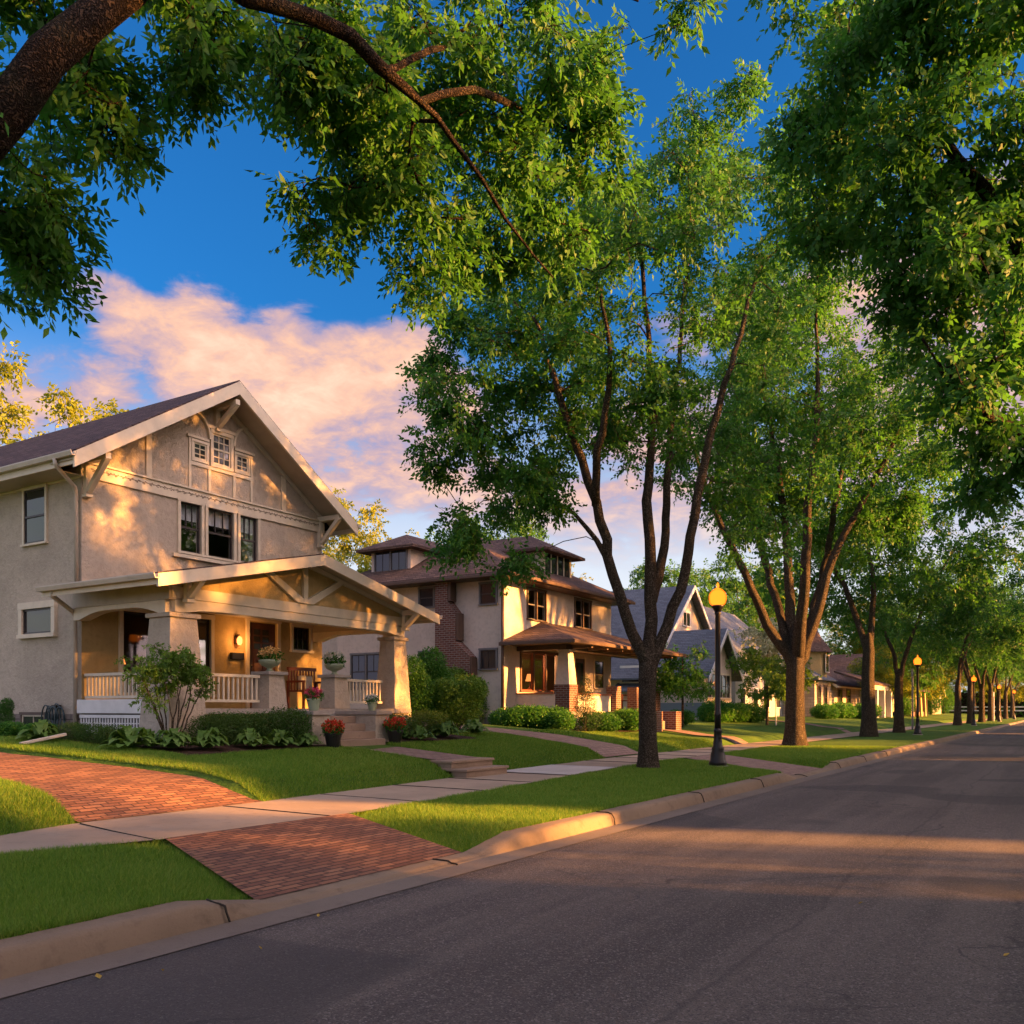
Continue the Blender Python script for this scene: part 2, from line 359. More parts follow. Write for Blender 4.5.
class MB:
    def __init__(s): s.v = []; s.f = []
    def add(s, pts, faces):
        b = len(s.v); s.v += [tuple(p) for p in pts]; s.f += [tuple(b + i for i in f) for f in faces]; return s
    def poly(s, pts): return s.add(pts, [tuple(range(len(pts)))])
    def box(s, a, b, fr=None, ch=0.0):
        x0, x1 = sorted((a[0], b[0])); y0, y1 = sorted((a[1], b[1])); z0, z1 = sorted((a[2], b[2]))
        if fr is None:
            pts = [(x0, y0, z0), (x1, y0, z0), (x1, y1, z0), (x0, y1, z0), (x0, y0, z1), (x1, y0, z1), (x1, y1, z1), (x0, y1, z1)]
        else:  # (u, z, n) triples
            q = [(x0, y0, z0), (x1, y0, z0), (x1, y1, z0), (x0, y1, z0), (x0, y0, z1), (x1, y0, z1), (x1, y1, z1), (x0, y1, z1)]
            pts = [fr.P(*p) for p in q]
        return s.add(pts, [(0, 3, 2, 1), (4, 5, 6, 7), (0, 1, 5, 4), (1, 2, 6, 5), (2, 3, 7, 6), (3, 0, 4, 7)])
    def prism(s, poly, off):
        n = len(poly); o = Vector(off); p2 = [tuple(Vector(p) + o) for p in poly]
        fs = [tuple(range(n))[::-1], tuple(range(n, 2 * n))] + [(i, (i + 1) % n, n + (i + 1) % n, n + i) for i in range(n)]
        return s.add(list(poly) + p2, fs)
    def fprism(s, fr, uz, n0, n1):
        a = [fr.P(u, z, n0) for u, z in uz]; b = [fr.P(u, z, n1) for u, z in uz]
        return s.prism(a, Vector(b[0]) - Vector(a[0]))
    def frustum(s, c, z0, z1, w0, w1, d0=None, d1=None):
        d0 = w0 if d0 is None else d0; d1 = w1 if d1 is None else d1
        pts = [(c[0] + sx * d0 / 2, c[1] + sy * w0 / 2, z0) for sx, sy in ((-1, -1), (1, -1), (1, 1), (-1, 1))] + \
              [(c[0] + sx * d1 / 2, c[1] + sy * w1 / 2, z1) for sx, sy in ((-1, -1), (1, -1), (1, 1), (-1, 1))]
        return s.add(pts, [(0, 3, 2, 1), (4, 5, 6, 7), (0, 1, 5, 4), (1, 2, 6, 5), (2, 3, 7, 6), (3, 0, 4, 7)])
    def lathe(s, prof, c=(0, 0, 0), n=16):
        pts = []; fs = []
        for r, z in prof:
            for i in range(n):
                a = 2 * math.pi * i / n; pts.append((c[0] + r * math.cos(a), c[1] + r * math.sin(a), c[2] + z))
        m = len(prof)
        for j in range(m - 1):
            for i in range(n): fs.append((j * n + i, j * n + (i + 1) % n, (j + 1) * n + (i + 1) % n, (j + 1) * n + i))
        fs.append(tuple(range(n))[::-1]); fs.append(tuple((m - 1) * n + i for i in range(n)))
        return s.add(pts, fs)
    def tube(s, path, r, n=8, cap=True):
        path = [Vector(p) for p in path]; rs = r if isinstance(r, (list, tuple)) else [r] * len(path)
        pts = []; fs = []; up = None
        for i, p in enumerate(path):
            d = (path[min(i + 1, len(path) - 1)] - path[max(i - 1, 0)]).normalized()
            if up is None:
                up = d.orthogonal().normalized()
            up = (up - d * up.dot(d)).normalized(); sd_ = d.cross(up)
            for k in range(n):
                a = 2 * math.pi * k / n
                pts.append(tuple(p + (up * math.cos(a) + sd_ * math.sin(a)) * rs[i]))
        for i in range(len(path) - 1):
            for k in range(n): fs.append((i * n + k, i * n + (k + 1) % n, (i + 1) * n + (k + 1) % n, (i + 1) * n + k))
        if cap: fs.append(tuple(range(n))[::-1]); fs.append(tuple((len(path) - 1) * n + k for k in range(n)))
        return s.add(pts, fs)
    def bar(s, a, b, w, h, up=(0, 0, 1)):
        a = Vector(a); b = Vector(b); d = (b - a).normalized(); u = Vector(up); sd_ = d.cross(u).normalized(); u = sd_.cross(d)
        q = [sx * sd_ * w / 2 + sz * u * h / 2 for sx, sz in ((-1, -1), (1, -1), (1, 1), (-1, 1))]
        return s.add([tuple(a + o) for o in q] + [tuple(b + o) for o in q], [(0, 3, 2, 1), (4, 5, 6, 7), (0, 1, 5, 4), (1, 2, 6, 5), (2, 3, 7, 6), (3, 0, 4, 7)])
    def build(s, name, material, parent=None, smooth=False, bevel=0.0, local=False):
        me = bpy.data.meshes.new(name)
        o3 = root_loc(parent) if (parent is not None and not local) else Vector((0, 0, 0))
        me.from_pydata([(x - o3.x, y - o3.y, z - o3.z) for x, y, z in s.v], [], s.f)
        me.materials.append(material); me.update()
        if smooth:
            for p in me.polygons: p.use_smooth = True
        import bmesh
        bm = bmesh.new(); bm.from_mesh(me); bmesh.ops.recalc_face_normals(bm, faces=bm.faces); bm.to_mesh(me); bm.free()
        o = link(bpy.data.objects.new(name, me), parent)
        if bevel > 0:
            md = o.modifiers.new('bevel', 'BEVEL'); md.width = bevel; md.segments = 2; md.limit_method = 'ANGLE'; md.angle_limit = R(40)
        return o
def copy_thing(root, loc, rz, label, group=None, scale=1.0):
    r = root.copy(); link(r); r.location = loc; r.rotation_euler = (0, 0, rz); r.scale = (scale,) * 3
    if label: r['label'] = label
    if group: r['group'] = group
    for ch in list(root.children):
        c = ch.copy(); link(c, r)
        for g in list(ch.children):
            d = g.copy(); link(d, c)
    return r

# ------------------------------------------------------------------ terrain
def pw(v, xs, zs): return float(np.interp(v, xs, zs))
def near_x(y): return pw(y, [-60, 3.9, 5.4, 7.85, 12.2, 15, 20, 30, 160], [-7.65, -7.65, -7.15, -7.10, -7.5, -7.8, -8.25, -8.45, -8.45])
def far_x(y): return pw(y, [-60, 4.4, 5.8, 8.3, 13.8, 20, 30, 160], [-8.6, -8.6, -9.05, -9.0, -9.45, -9.85, -9.95, -9.95])
def drive_far(x): return pw(x, [-24, -13.5, -12.5, -11.4, -10.3, -8.9], [7.2, 7.6, 7.8, 8.1, 8.33, 8.32])
def drive_near(x): return pw(x, [-24, -10.7, -8.9], [5.2, 5.85, 5.75])
def apron_gap(x, y):
    """metres (along the kerb) outside the nearest driveway apron, negative inside"""
    t1 = (-4.92 - x) / 2.24; t2 = (-4.92 - x) / 3.3
    g1 = max(4.5 + .95 * t1 - y, y - 7.05 - .87 * t1); g2 = max(18.8 + 2.7 * t2 - y, y - 21.6 - 2.4 * t2)
    return min(g1, g2)
def zt(x, y):
    if x > 4.2: return pw(x, [4.2, 4.4, 400], [-.06, .15, .6]) if x < 4.4 else pw(x, [4.4, 9, 16, 400], [.15, .25, .7, 1.0])
    if x > -4.885: return -.06
    f = far_x(y)
    if x > near_x(y):
        z = pw(x, [-7.3, -4.9], [.17, .15]); g = apron_gap(x, y); za = pw(x, [-7.2, -4.9], [.19, .035])
        k = min(1, max(0, g / .8)); k = k * k * (3 - 2 * k)
        return za - .05 + (z - za + .05) * k if g > 0 else za - .05
    if x > f: return .17
    z = pw(x, [-400, -60, -20, -16.4, -12.6, f - 1.1, f - .45, f], [3.0, 1.3, 1.0, .98, .74, .53, .43, .19])
    if y > 24: z -= .12 * min(1, (f - x) / 1.5)
    if x < f:
        d = max(drive_near(x) - y, y - drive_far(x)); k = min(1, max(0, -d / .12)); z -= .14 * k * min(1, (f - x) / .25)
        d = abs(y - 21.6) - 1.2; k = min(1, max(0, -d / .12)); z -= .05 * k * min(1, (f - x) / .3)
    return z

# ground: one sheet out to the horizon
def grid_lines(segs):
    out = []
    for a, b, s in segs:
        n = max(1, int(round((b - a) / s))); out += [a + (b - a) * i / n for i in range(n)]
    out.append(segs[-1][1]); return out
gx = grid_lines([(-400, -60, 40), (-60, -20, 5), (-20, -15, .5), (-15, -8.4, .15), (-8.4, -4.9, .15), (-4.9, -4.88, .02), (-4.88, 4.2, 2.27), (4.2, 4.4, .2), (4.4, 9, 1), (9, 30, 3), (30, 400, 60)])
gy = grid_lines([(-200, -20, 20), (-20, 0, 2), (0, 4, .4), (4, 9, .1), (9, 18, .4), (18, 25, .15), (25, 30, .5), (30, 60, 2), (60, 180, 8), (180, 900, 90)])
GV = np.array([(x, y, zt(x, y)) for x in gx for y in gy]); ny = len(gy)
GF = np.array([(i * ny + j, (i + 1) * ny + j, (i + 1) * ny + j + 1, i * ny + j + 1) for i in range(len(gx) - 1) for j in range(ny - 1)])
tag(mesh_np('lawn_ground', GV, GF, LAWN, None, True), kind='structure')

def strip(name, left, right, y0, y1, dy, z, material, thick=0.0):
    """band between two x(y) curves"""
    ys = grid_lines([(y0, y1, dy)]); mb = MB(); pts = []; nx = 5
    for y in ys:
        for i in range(nx):
            x = left(y) + (right(y) - left(y)) * i / (nx - 1); pts.append((x, y, z(x, y)))
    fs = [(k * nx + i, k * nx + i + 1, (k + 1) * nx + i + 1, (k + 1) * nx + i) for k in range(len(ys) - 1) for i in range(nx - 1)]
    mb.add(pts, fs)
    return tag(mb.build(name, material), kind='structure')
tag(MB().poly([(-4.46, -80, 0), (4.1, -80, 0), (4.1, 400, 0), (-4.46, 400, 0)]).build('road', MATS['asphalt']), kind='structure')

# kerb with its gutter pan; the kerb drops at the two driveways
def kz(y):
    dip = 0.0
    for a, b in ((4.55, 7.1), (18.6, 21.8)):
        dip = max(dip, min(1, max(0, (y - a + .7) / .7)) * min(1, max(0, (b + .7 - y) / .7)))
    return .155 - .115 * dip
def kerb(name, sgn, xk, ys, joints):
    mb = MB(); pts = []; prof_n = 7
    for y in ys:
        k = kz(y) if sgn < 0 else .155
        wob = .007 * mnoise.noise(Vector((0, y * .9, sgn))) + .006 * mnoise.noise(Vector((3, y * 6, sgn)))
        pr = [(.0, -.05), (.0, .004), (.035, k * .55), (.05, k - .03), (.075, k - .006), (.13, k), (.25, k + .004)]
        for dx, z in pr: pts.append((xk + sgn * (dx + wob), y, z + (wob * .6 if z > .02 else 0)))
    for k in range(len(ys) - 1):
        for i in range(prof_n - 1): mb.f.append((k * prof_n + i, k * prof_n + i + 1, (k + 1) * prof_n + i + 1, (k + 1) * prof_n + i))
    mb.v = pts
    return tag(mb.build(name, CURB, None, True), kind='structure')
ysk = grid_lines([(-30, 0, 1), (0, 30, .12), (30, 160, 2)])
kerb('kerb', -1, -4.68, ysk, 3); kerb('kerb', 1, 4.2, grid_lines([(-30, 160, 4)]), 3)
mb = MB(); pts = []
for y in ysk: pts += [(-4.40 + .012 * mnoise.noise(Vector((5, y * 2, 0))), y, .006), (-4.69, y, .012)]
mb.v = pts; mb.f = [(2 * k, 2 * k + 1, 2 * k + 3, 2 * k + 2) for k in range(len(ysk) - 1)]
tag(mb.build('gutter', GUT), kind='structure')
mb = MB(); rj = random.Random(4)
for y in [4.05, 6.6, 9.9, 13.0, 16.1, 19.2, 22.4, 25.6, 28.9, 1.0]:
    pth = []
    for i in range(7):
        f = i / 6; k = kz(y); x = -4.69 - .23 * f * (1 if i else 0); z = [.017, k * .6, k - .01, k + .004, k + .006, k + .008, k + .009][i]
        x = [-4.665, -4.69, -4.72, -4.76, -4.80, -4.86, -4.92][i]
        pth.append((x, y + rj.uniform(-.02, .02) * (1 if y > 3 else 0), z))
    mb.tube(pth, .008, 5)
tag(mb.build('kerb_joint', JOINT), kind='structure')

# pavement, slab joints, one newer slab
walk = strip('sidewalk', far_x, near_x, -40, 160, .7, lambda x, y: zt(x, y) * 0 + .20 + .006 * mnoise.noise(Vector((x * .5, y * .5, 0))), SIDEWALK)
mb = MB()
for y in [-1.6, .1, 1.8, 3.45, 5.35, 7.6, 9.4, 11.2, 12.9, 14.6, 17.2, 19, 20.8, 22.6, 24.4, 26.2, 28, 30, 32, 34]:
    sk = .35 if y == 5.35 else 0.08
    mb.tube([(far_x(y) + .02, y + sk, .204), ((far_x(y) + near_x(y)) / 2, y + rj.uniform(-.02, .02) + sk / 2, .204), (near_x(y) - .02, y, .204)], .007, 4)
tag(mb.build('sidewalk_joint', JOINT), kind='structure')
tag(MB().poly([(far_x(14.7) + .03, 14.72, .212), (near_x(14.7) - .03, 14.66, .212), (near_x(17.1) - .03, 17.14, .212), (far_x(17.1) + .03, 17.2, .212)]).build('sidewalk_slab', SLAB), kind='structure')

def patch(name, quad, z, material, n=10, m=10):
    """bilinear ground patch; quad a->b is one edge, d->c the opposite"""
    a, b, c, d = [Vector(q) for q in quad]; pts = []
    for i in range(n + 1):
        for j in range(m + 1):
            u, v = i / n, j / m; p = (a * (1 - u) + b * u) * (1 - v) + (d * (1 - u) + c * u) * v
            pts.append((p.x, p.y, z(p.x, p.y, u, v)))
    fs = [(i * (m + 1) + j, (i + 1) * (m + 1) + j, (i + 1) * (m + 1) + j + 1, i * (m + 1) + j + 1) for i in range(n) for j in range(m)]
    return tag(MB().add(pts, fs).build(name, material, None, True), kind='structure')
# kerb edge -> pavement
patch('driveway_apron', [(-4.92, 4.5), (-4.92, 7.05), (-7.12, 7.9), (-7.18, 5.45)], lambda x, y, u, v: (.046 + (.206 - .046) * v), PAVER)
ds = grid_lines([(-24, -8.99, .15)]); pts = []
for x in ds:
    for j in range(13):
        y = drive_near(x) - .01 + (drive_far(x) - drive_near(x) + .02) * j / 12
        pts.append((x, y, max(.206, pw(x, [-24, -16.4, -12.6, -10.1, -9.5, -9.05], [1.0, .93, .69, .47, .34, .206])) + .008 * mnoise.noise(Vector((x, y, 0)))))
tag(MB().add(pts, [(i * 13 + j, (i + 1) * 13 + j, (i + 1) * 13 + j + 1, i * 13 + j + 1) for i in range(len(ds) - 1) for j in range(12)]).build('driveway', PAVER, None, True), kind='structure')
patch('driveway_apron', [(-4.92, 18.8), (-4.92, 21.6), (-8.25, 24.0), (-8.2, 21.5)], lambda x, y, u, v: .046 + .16 * v, PAVER2)
patch('side_driveway', [(-9.87, 20.3), (-9.9, 22.6), (-34, 23.2), (-34, 20.6)], lambda x, y, u, v: max(zt(x, y) + .03, .206), PAVER2, 8, 50)
patch('front_path', [(-9.75, 13.25), (-9.75, 14.5), (-12.2, 14.5), (-12.2, 13.2)], lambda x, y, u, v: .487 + .20 * v, PAVER2, 6, 8)
patch('front_path', [(-9.95, 31.0), (-9.95, 32.4), (-13.2, 32.6), (-13.2, 31.2)], lambda x, y, u, v: zt(x, y) + .03, PAVER2, 6, 12)
patch('front_path', [(-9.95, 49.2), (-9.95, 50.6), (-16.5, 54.6), (-16.5, 53.4)], lambda x, y, u, v: zt(x, y) + .03, PAVER2, 6, 12)
patch('mulch_bed', [(-11.75, 9.35), (-12.05, 13.0), (-13.5, 13.0), (-13.5, 9.4)], lambda x, y, u, v: zt(x, y) + .02 + .02 * mnoise.noise(Vector((x * 3, y * 3, 0))), MULCH, 20, 10)
patch('mulch_bed', [(-13.4, 9.0), (-13.4, 10.3), (-19.5, 10.3), (-19.5, 9.1)], lambda x, y, u, v: zt(x, y) + .02 + .02 * mnoise.noise(Vector((x * 3, y * 3, 0))), MULCH, 8, 24)
patch('mulch_bed', [(-12.1, 14.7), (-12.2, 18.2), (-15.5, 18.6), (-15.5, 14.7)], lambda x, y, u, v: zt(x, y) + .02, MULCH, 10, 10)
patch('mulch_bed', [(-13.0, 24.6), (-12.9, 30.8), (-14.2, 30.8), (-14.2, 24.6)], lambda x, y, u, v: zt(x, y) + .02, MULCH, 10, 6)
# two steps up from the pavement to the front path
st = empty('garden_steps', (-9.5, 13.9, .2), 'pair of low brick steps rising from the sidewalk to the front path', 'steps')
for k, (x0, z1) in enumerate(((-9.12, .345), (-9.45, .485))):
    MB().box((x0, 13.2, .1), (-9.9, 14.55, z1 - .05)).build('riser', STEPM, st)
    MB().box((x0 + .03, 13.17, z1 - .048), (-9.92, 14.58, z1)).build('tread', STEPM, st, bevel=.01)

# ------------------------------------------------------------------ building helpers
def wall_holes(mb, fr, u0, u1, z0, z1, holes, depth=.14):
    us = sorted({u0, u1} | {h[0] for h in holes} | {h[1] for h in holes}); zs = sorted({z0, z1} | {h[2] for h in holes} | {h[3] for h in holes})
    for i in range(len(us) - 1):
        for j in range(len(zs) - 1):
            a, b, c, d = us[i], us[i + 1], zs[j], zs[j + 1]
            if any(h[0] <= a and b <= h[1] and h[2] <= c and d <= h[3] for h in holes): continue
            mb.poly([fr.P(a, c, 0), fr.P(b, c, 0), fr.P(b, d, 0), fr.P(a, d, 0)])
    for a, b, c, d in holes:
        for p, q in (((a, c), (b, c)), ((b, c), (b, d)), ((b, d), (a, d)), ((a, d), (a, c))):
            mb.poly([fr.P(p[0], p[1], 0), fr.P(q[0], q[1], 0), fr.P(q[0], q[1], -depth), fr.P(p[0], p[1], -depth)])
def window(par, fr, u0, u1, z0, z1, cas=.08, hole=False, cm=None, sm=None, glass=None, nx=1, nz=1, double=True, upper=None, curtain=False, sill=True, proud=.045, units=1, label=None, mw=.014):
    cm = cm or TRIM; sm = sm or SASH; glass = glass or (GLASS if hole else DGLASS)
    c = MB(); b0 = 0.0 if not hole else -.01
    c.box((u0 - cas, z0 - .001, b0), (u0, z1 + .001, proud), fr); c.box((u1, z0 - .001, b0), (u1 + cas, z1 + .001, proud), fr)
    c.box((u0 - cas - .01, z1 + .002, b0), (u1 + cas + .01, z1 + cas * 1.15, proud + .008), fr)
    c.box((u0 - cas - (.02 if sill else 0), z0 - cas * (.7 if sill else 1), b0), (u1 + cas + (.02 if sill else 0), z0 - .002, proud + (.03 if sill else 0)), fr)
    uw = (u1 - u0 - .06 * (units - 1)) / units
    for k in range(1, units): c.box((u0 + k * uw + (k - 1) * .06, z0, b0), (u0 + k * (uw + .06), z1, proud - .005), fr)
    wn = c.build('window', cm, par)
    if label: wn['label'] = label
    n0, n1, ng = (-.075, -.03, -.055) if hole else (.002, .028, .010)
    for k in range(units):
        a = u0 + k * (uw + .06); b = a + uw; f = .032
        s = MB()
        s.box((a, z0, n0), (a + f, z1, n1), fr).box((b - f, z0, n0), (b, z1, n1), fr).box((a + f, z0, n0), (b - f, z0 + f * 1.2, n1), fr).box((a + f, z1 - f, n0), (b - f, z1, n1), fr)
        zm = (z0 + z1) / 2
        if double: s.box((a + f, zm - .02, n0), (b - f, zm + .02, n1 + .006), fr)
        zlo = zm if upper else z0
        gx_, gz_ = upper or (nx, nz)
        for i in range(1, gx_):
            u = a + f + (b - a - 2 * f) * i / gx_; s.box((u - mw / 2, zlo + .02, n0 + .004), (u + mw / 2, z1 - f, n1 - .004), fr)
        for j in range(1, gz_):
            z = zlo + (z1 - zlo) * j / gz_; s.box((a + f, z - mw / 2, n0 + .005), (b - f, z + mw / 2, n1 - .005), fr)
        s.build('sash', sm, wn)
        MB().poly([fr.P(a + f * .5, z0 + f * .5, ng), fr.P(b - f * .5, z0 + f * .5, ng), fr.P(b - f * .5, z1 - f * .5, ng), fr.P(a + f * .5, z1 - f * .5, ng)]).build('pane', glass, wn)
        if curtain:
            q = MB(); m_ = 14; pts = []
            for i in range(m_ + 1):
                uu = a + (b - a) * i / m_; nn_ = -.16 + .02 * math.sin(i * 2.4)
                pts += [fr.P(uu, z1, nn_), fr.P(uu, zm + (z1 - zm) * curtain, nn_)]
            q.add(pts, [(2 * i, 2 * i + 1, 2 * i + 3, 2 * i + 2) for i in range(m_)]).build('curtain', CURTAIN, wn)
    return wn
def slab(mb, quad, th):
    """roof plane with thickness measured straight down"""
    mb.prism(quad, (0, 0, -th))
def gable_roof(par, axis, a0, a1, b0, b1, bm, zr, ze, th, material, name='roof'):
    """ridge along axis ('x' or 'y'); a0..a1 along the ridge, b0/b1 eaves, bm ridge line"""
    P = (lambda a, b, z: (a, b, z)) if axis == 'x' else (lambda a, b, z: (b, a, z))
    mb = MB()
    slab(mb, [P(a0, b0, ze), P(a1, b0, ze), P(a1, bm, zr), P(a0, bm, zr)], th)
    slab(mb, [P(a0, b1, ze), P(a1, b1, ze), P(a1, bm, zr), P(a0, bm, zr)], th)
    return mb.build(name, material, par)
def hip_roof(par, x0, x1, y0, y1, ze, pitch, th, material, name='roof'):
    hx, hy = (x1 - x0) / 2, (y1 - y0) / 2; h = min(hx, hy); zr = ze + pitch * h; cx, cy = (x0 + x1) / 2, (y0 + y1) / 2
    if hx > hy: r0, r1 = (x0 + h, cy, zr), (x1 - h, cy, zr)
    else: r0, r1 = (cx, y0 + h, zr), (cx, y1 - h, zr)
    A, B, C_, D = (x0, y0, ze), (x1, y0, ze), (x1, y1, ze), (x0, y1, ze)
    lo = [(p[0], p[1], ze - th) for p in (A, B, C_, D)]
    mb = MB()
    if hx > hy: fs = [(A, B, r1, r0), (B, C_, r1), (C_, D, r0, r1), (D, A, r0)]
    else: fs = [(A, B, r0), (B, C_, r1, r0), (C_, D, r1), (D, A, r0, r1)]
    pts = [A, B, C_, D, r0, r1] + lo; idx = {p: i for i, p in enumerate([A, B, C_, D, r0, r1])}
    mb.add(pts, [tuple(idx[p] for p in f) for f in fs] + [(0, 6, 7, 1), (1, 7, 8, 2), (2, 8, 9, 3), (3, 9, 6, 0), (6, 9, 8, 7)])
    return mb.build(name, material, par)

# ================================================================== HOUSE 1: stucco craftsman house
H1 = empty('craftsman_house', (-16.4, 13.8, .9), 'two-storey beige stucco craftsman house with cream gable brackets and a wide front porch', 'house')
F1 = Fr('X', -16.4); S1 = Fr('-Y', 10.55)
tri = [(12.83, 13.38), (13.56, 14.29), (14.48, 15.01)]
holes = [(a, b, 4.83, 5.93) for a, b in tri]
low = [(11.43, 12.3, 1.75, 3.43), (13.0, 13.65, 1.75, 3.43), (14.76, 15.64, 1.435, 3.48), (16.15, 16.75, 2.88, 3.5)]
mb = MB(); wall_holes(mb, F1, 10.55, 17.2, 3.62, 6.3, holes)
mb.poly([F1.P(10.55, 6.3, 0), F1.P(17.2, 6.3, 0), F1.P(17.2, 6.4, 0), F1.P(13.79, 8.56, 0), F1.P(10.55, 6.45, 0)])
mb.poly([S1.P(-28, .6, 0), S1.P(-16.4, .6, 0), S1.P(-16.4, 6.4, 0), S1.P(-28, 6.4, 0)])
mb.poly([(-16.4, 17.2, .6), (-28, 17.2, .6), (-28, 17.2, 6.4), (-16.4, 17.2, 6.4)])
mb.poly([(-28, 10.55, .6), (-28, 17.2, .6), (-28, 17.2, 6.4), (-28, 13.79, 8.5), (-28, 10.55, 6.4)])
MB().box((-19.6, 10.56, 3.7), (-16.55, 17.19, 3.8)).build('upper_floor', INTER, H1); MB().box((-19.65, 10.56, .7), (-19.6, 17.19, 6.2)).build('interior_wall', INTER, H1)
mb.build('wall', STUCCO, H1)
mb = MB(); wall_holes(mb, F1, 10.55, 17.2, .6, 3.62, low); mb.build('porch_back_wall', STUCCO_YEL, H1)
fd = MB().box((-28, .6, 0), (-16.37, 1.32, .035), S1).build('foundation', FOUND, H1)
# roof
gable_roof(H1, 'x', -28.6, -15.62, 9.93, 17.65, 13.79, 8.69, 8.69 - .64 * 3.86, .10, SHINGLE_P)
def rake(n, u_a, z_a, u_b, z_b, d, n0, n1, fr, material, par):
    return MB().fprism(fr, [(u_a, z_a), (u_b, z_b), (u_b, z_b - d), (u_a, z_a - d)], n0, n1).build(n, material, par)
for sgn, ue in ((-1, 9.90), (1, 17.68)):
    ze = 8.69 - .64 * abs(ue - 13.79)
    rake('bargeboard', 13.79, 8.66, ue, ze - .03, .29, .745, .80, F1, TRIM, H1)
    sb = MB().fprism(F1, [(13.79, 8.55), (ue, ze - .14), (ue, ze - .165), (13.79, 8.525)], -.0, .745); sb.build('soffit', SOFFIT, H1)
    rake('rake_trim', 13.79, 8.52, 13.79 + sgn * 3.4, 8.52 - .64 * 3.4, .11, .002, .05, F1, TRIM, H1)
# eaves along both sides: fascia, soffit, gutter
for yy, sgn in ((9.93, -1), (17.65, 1)):
    zb_ = 8.69 - .64 * 3.86
    MB().box((-28.5, yy, zb_ - .26), (-15.62, yy - sgn * .03, zb_ - .11)).build('fascia', TRIM, H1)
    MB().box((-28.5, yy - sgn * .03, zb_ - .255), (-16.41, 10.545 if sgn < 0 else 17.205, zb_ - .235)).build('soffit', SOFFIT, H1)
    g = MB(); prof = [(0, .0), (.02, -.09), (.10, -.09), (.125, -.02), (.125, 0.0), (.11, -.015), (.095, -.075), (.02, -.075)]
    g.prism([(-15.58, yy + sgn * u, zb_ - .04 + z) for u, z in prof], (-12.9, 0, 0)); g.build('gutter', GUTTER, H1)
MB().box((-28, 5.93, 0), (-16.4, 6.14, .03), S1).build('frieze_board', TRIM, H1)
# belt with stencilled ornament
MB().box((10.51, 5.95, 0), (17.24, 6.22, .045), F1).build('belt_board', TRIM, H1)
MB().box((10.49, 6.222, 0), (17.26, 6.26, .085), F1).build('belt_cap', TRIM, H1)
mb = MB().box((10.70, 6.117, .0451), (17.12, 6.131, .048), F1); rr = random.Random(2); u = 10.72
while u < 17.05:
    z = 6.125
    for k in range(4):
        a = u + k * .03; dz_ = .022 * math.sin(k * 1.7 + u * 3)
        mb.box((a, z + dz_ - .009, .046), (a + .026, z + dz_ + .009, .053), F1)
    mb.box((u + .03, z - .04, .046), (u + .06, z - .022, .052), F1)
    u += .165
mb.build('belt_ornament', m_paint('ornament_paint', (.22, .17, .12)), H1)
# storey windows
for (a, b) in tri: window(H1, F1, a, b, 4.84, 5.92, .07, True, upper=(3, 1), curtain=.35, sill=True, cm=TRIM)
MB().box((12.66, 5.925 + .09, .0), (15.18, 5.949, .035), F1).build('window_head', TRIM, H1)
MB().box((12.62, 4.70, .0), (15.22, 4.775, .085), F1).build('window_sill', TRIM, H1)
# gable window group
gm = MB()
gm.box((13.05, 6.27, .002), (13.11, 7.36, .035), F1).box((14.79, 6.27, .002), (14.85, 7.36, .035), F1)
gm.box((13.11, 6.78, .002), (14.79, 6.86, .037), F1)
for u in (13.57, 14.27): gm.box((u, 6.27, .002), (u + .07, 6.775, .035), F1)
gm.box((13.0, 7.375, .002), (13.58, 7.43, .06), F1).box((14.30, 7.375, .002), (14.90, 7.43, .06), F1).box((13.54, 7.70, .002), (14.34, 7.77, .075), F1)
gm.build('gable_panel_frame', TRIM, H1)
window(H1, F1, 13.17, 13.52, 6.93, 7.29, .055, nx=2, nz=3, double=False, sill=False, cm=TRIM, sm=TRIM, mw=.02)
window(H1, F1, 13.69, 14.19, 6.93, 7.61, .07, nx=3, nz=4, double=True, sill=False, cm=TRIM, sm=TRIM, mw=.02, proud=.06)
window(H1, F1, 14.36, 14.71, 6.93, 7.29, .055, nx=2, nz=3, double=False, sill=False, cm=TRIM, sm=TRIM, mw=.02)
for sgn, u0_ in ((-1, 13.60), (1, 14.28)):   # curved braces up to the rake
    pts = []
    for k in range(9):
        a = k / 8 * math.pi / 2; pts.append(F1.P(u0_ + sgn * .42 * (1 - math.cos(a)), 7.45 + .52 * math.sin(a) * 1.0, .03))
    q = MB()
    for k in range(8): q.bar(pts[k], pts[k + 1], .05, .085, (1, 0, 0))
    q.build('curved_brace', TRIM, H1)
for u in (11.98, 15.78):
    zt_ = 8.52 - .64 * abs(u + .07 - 13.79) - .1
    MB().box((u, 6.262, .002), (u + .13, zt_, .035), F1).build('gable_stud', TRIM, H1)
def bracket(par, y, z, out=.74, drop=.75, fr=F1):
    m_ = MB()
    m_.box((y - .06, z - .12, 0.0), (y + .06, z, out), fr)
    m_.box((y - .055, z - drop, 0.0), (y + .055, z - .125, .10), fr)
    m_.bar(fr.P(y, z - .10, out - .05), fr.P(y, z - drop + .05, .11), .10, .11, (0, 1, 0))
    m_.box((y - .075, z - drop - .06, 0.0), (y + .075, z - drop - .002, .14), fr)
    return m_.build('bracket', TRIM, par, bevel=.006)
bracket(H1, 10.63, 6.33, .74, .72); bracket(H1, 17.08, 6.33, .74, .72); bracket(H1, 13.79, 8.27, .74, .55)
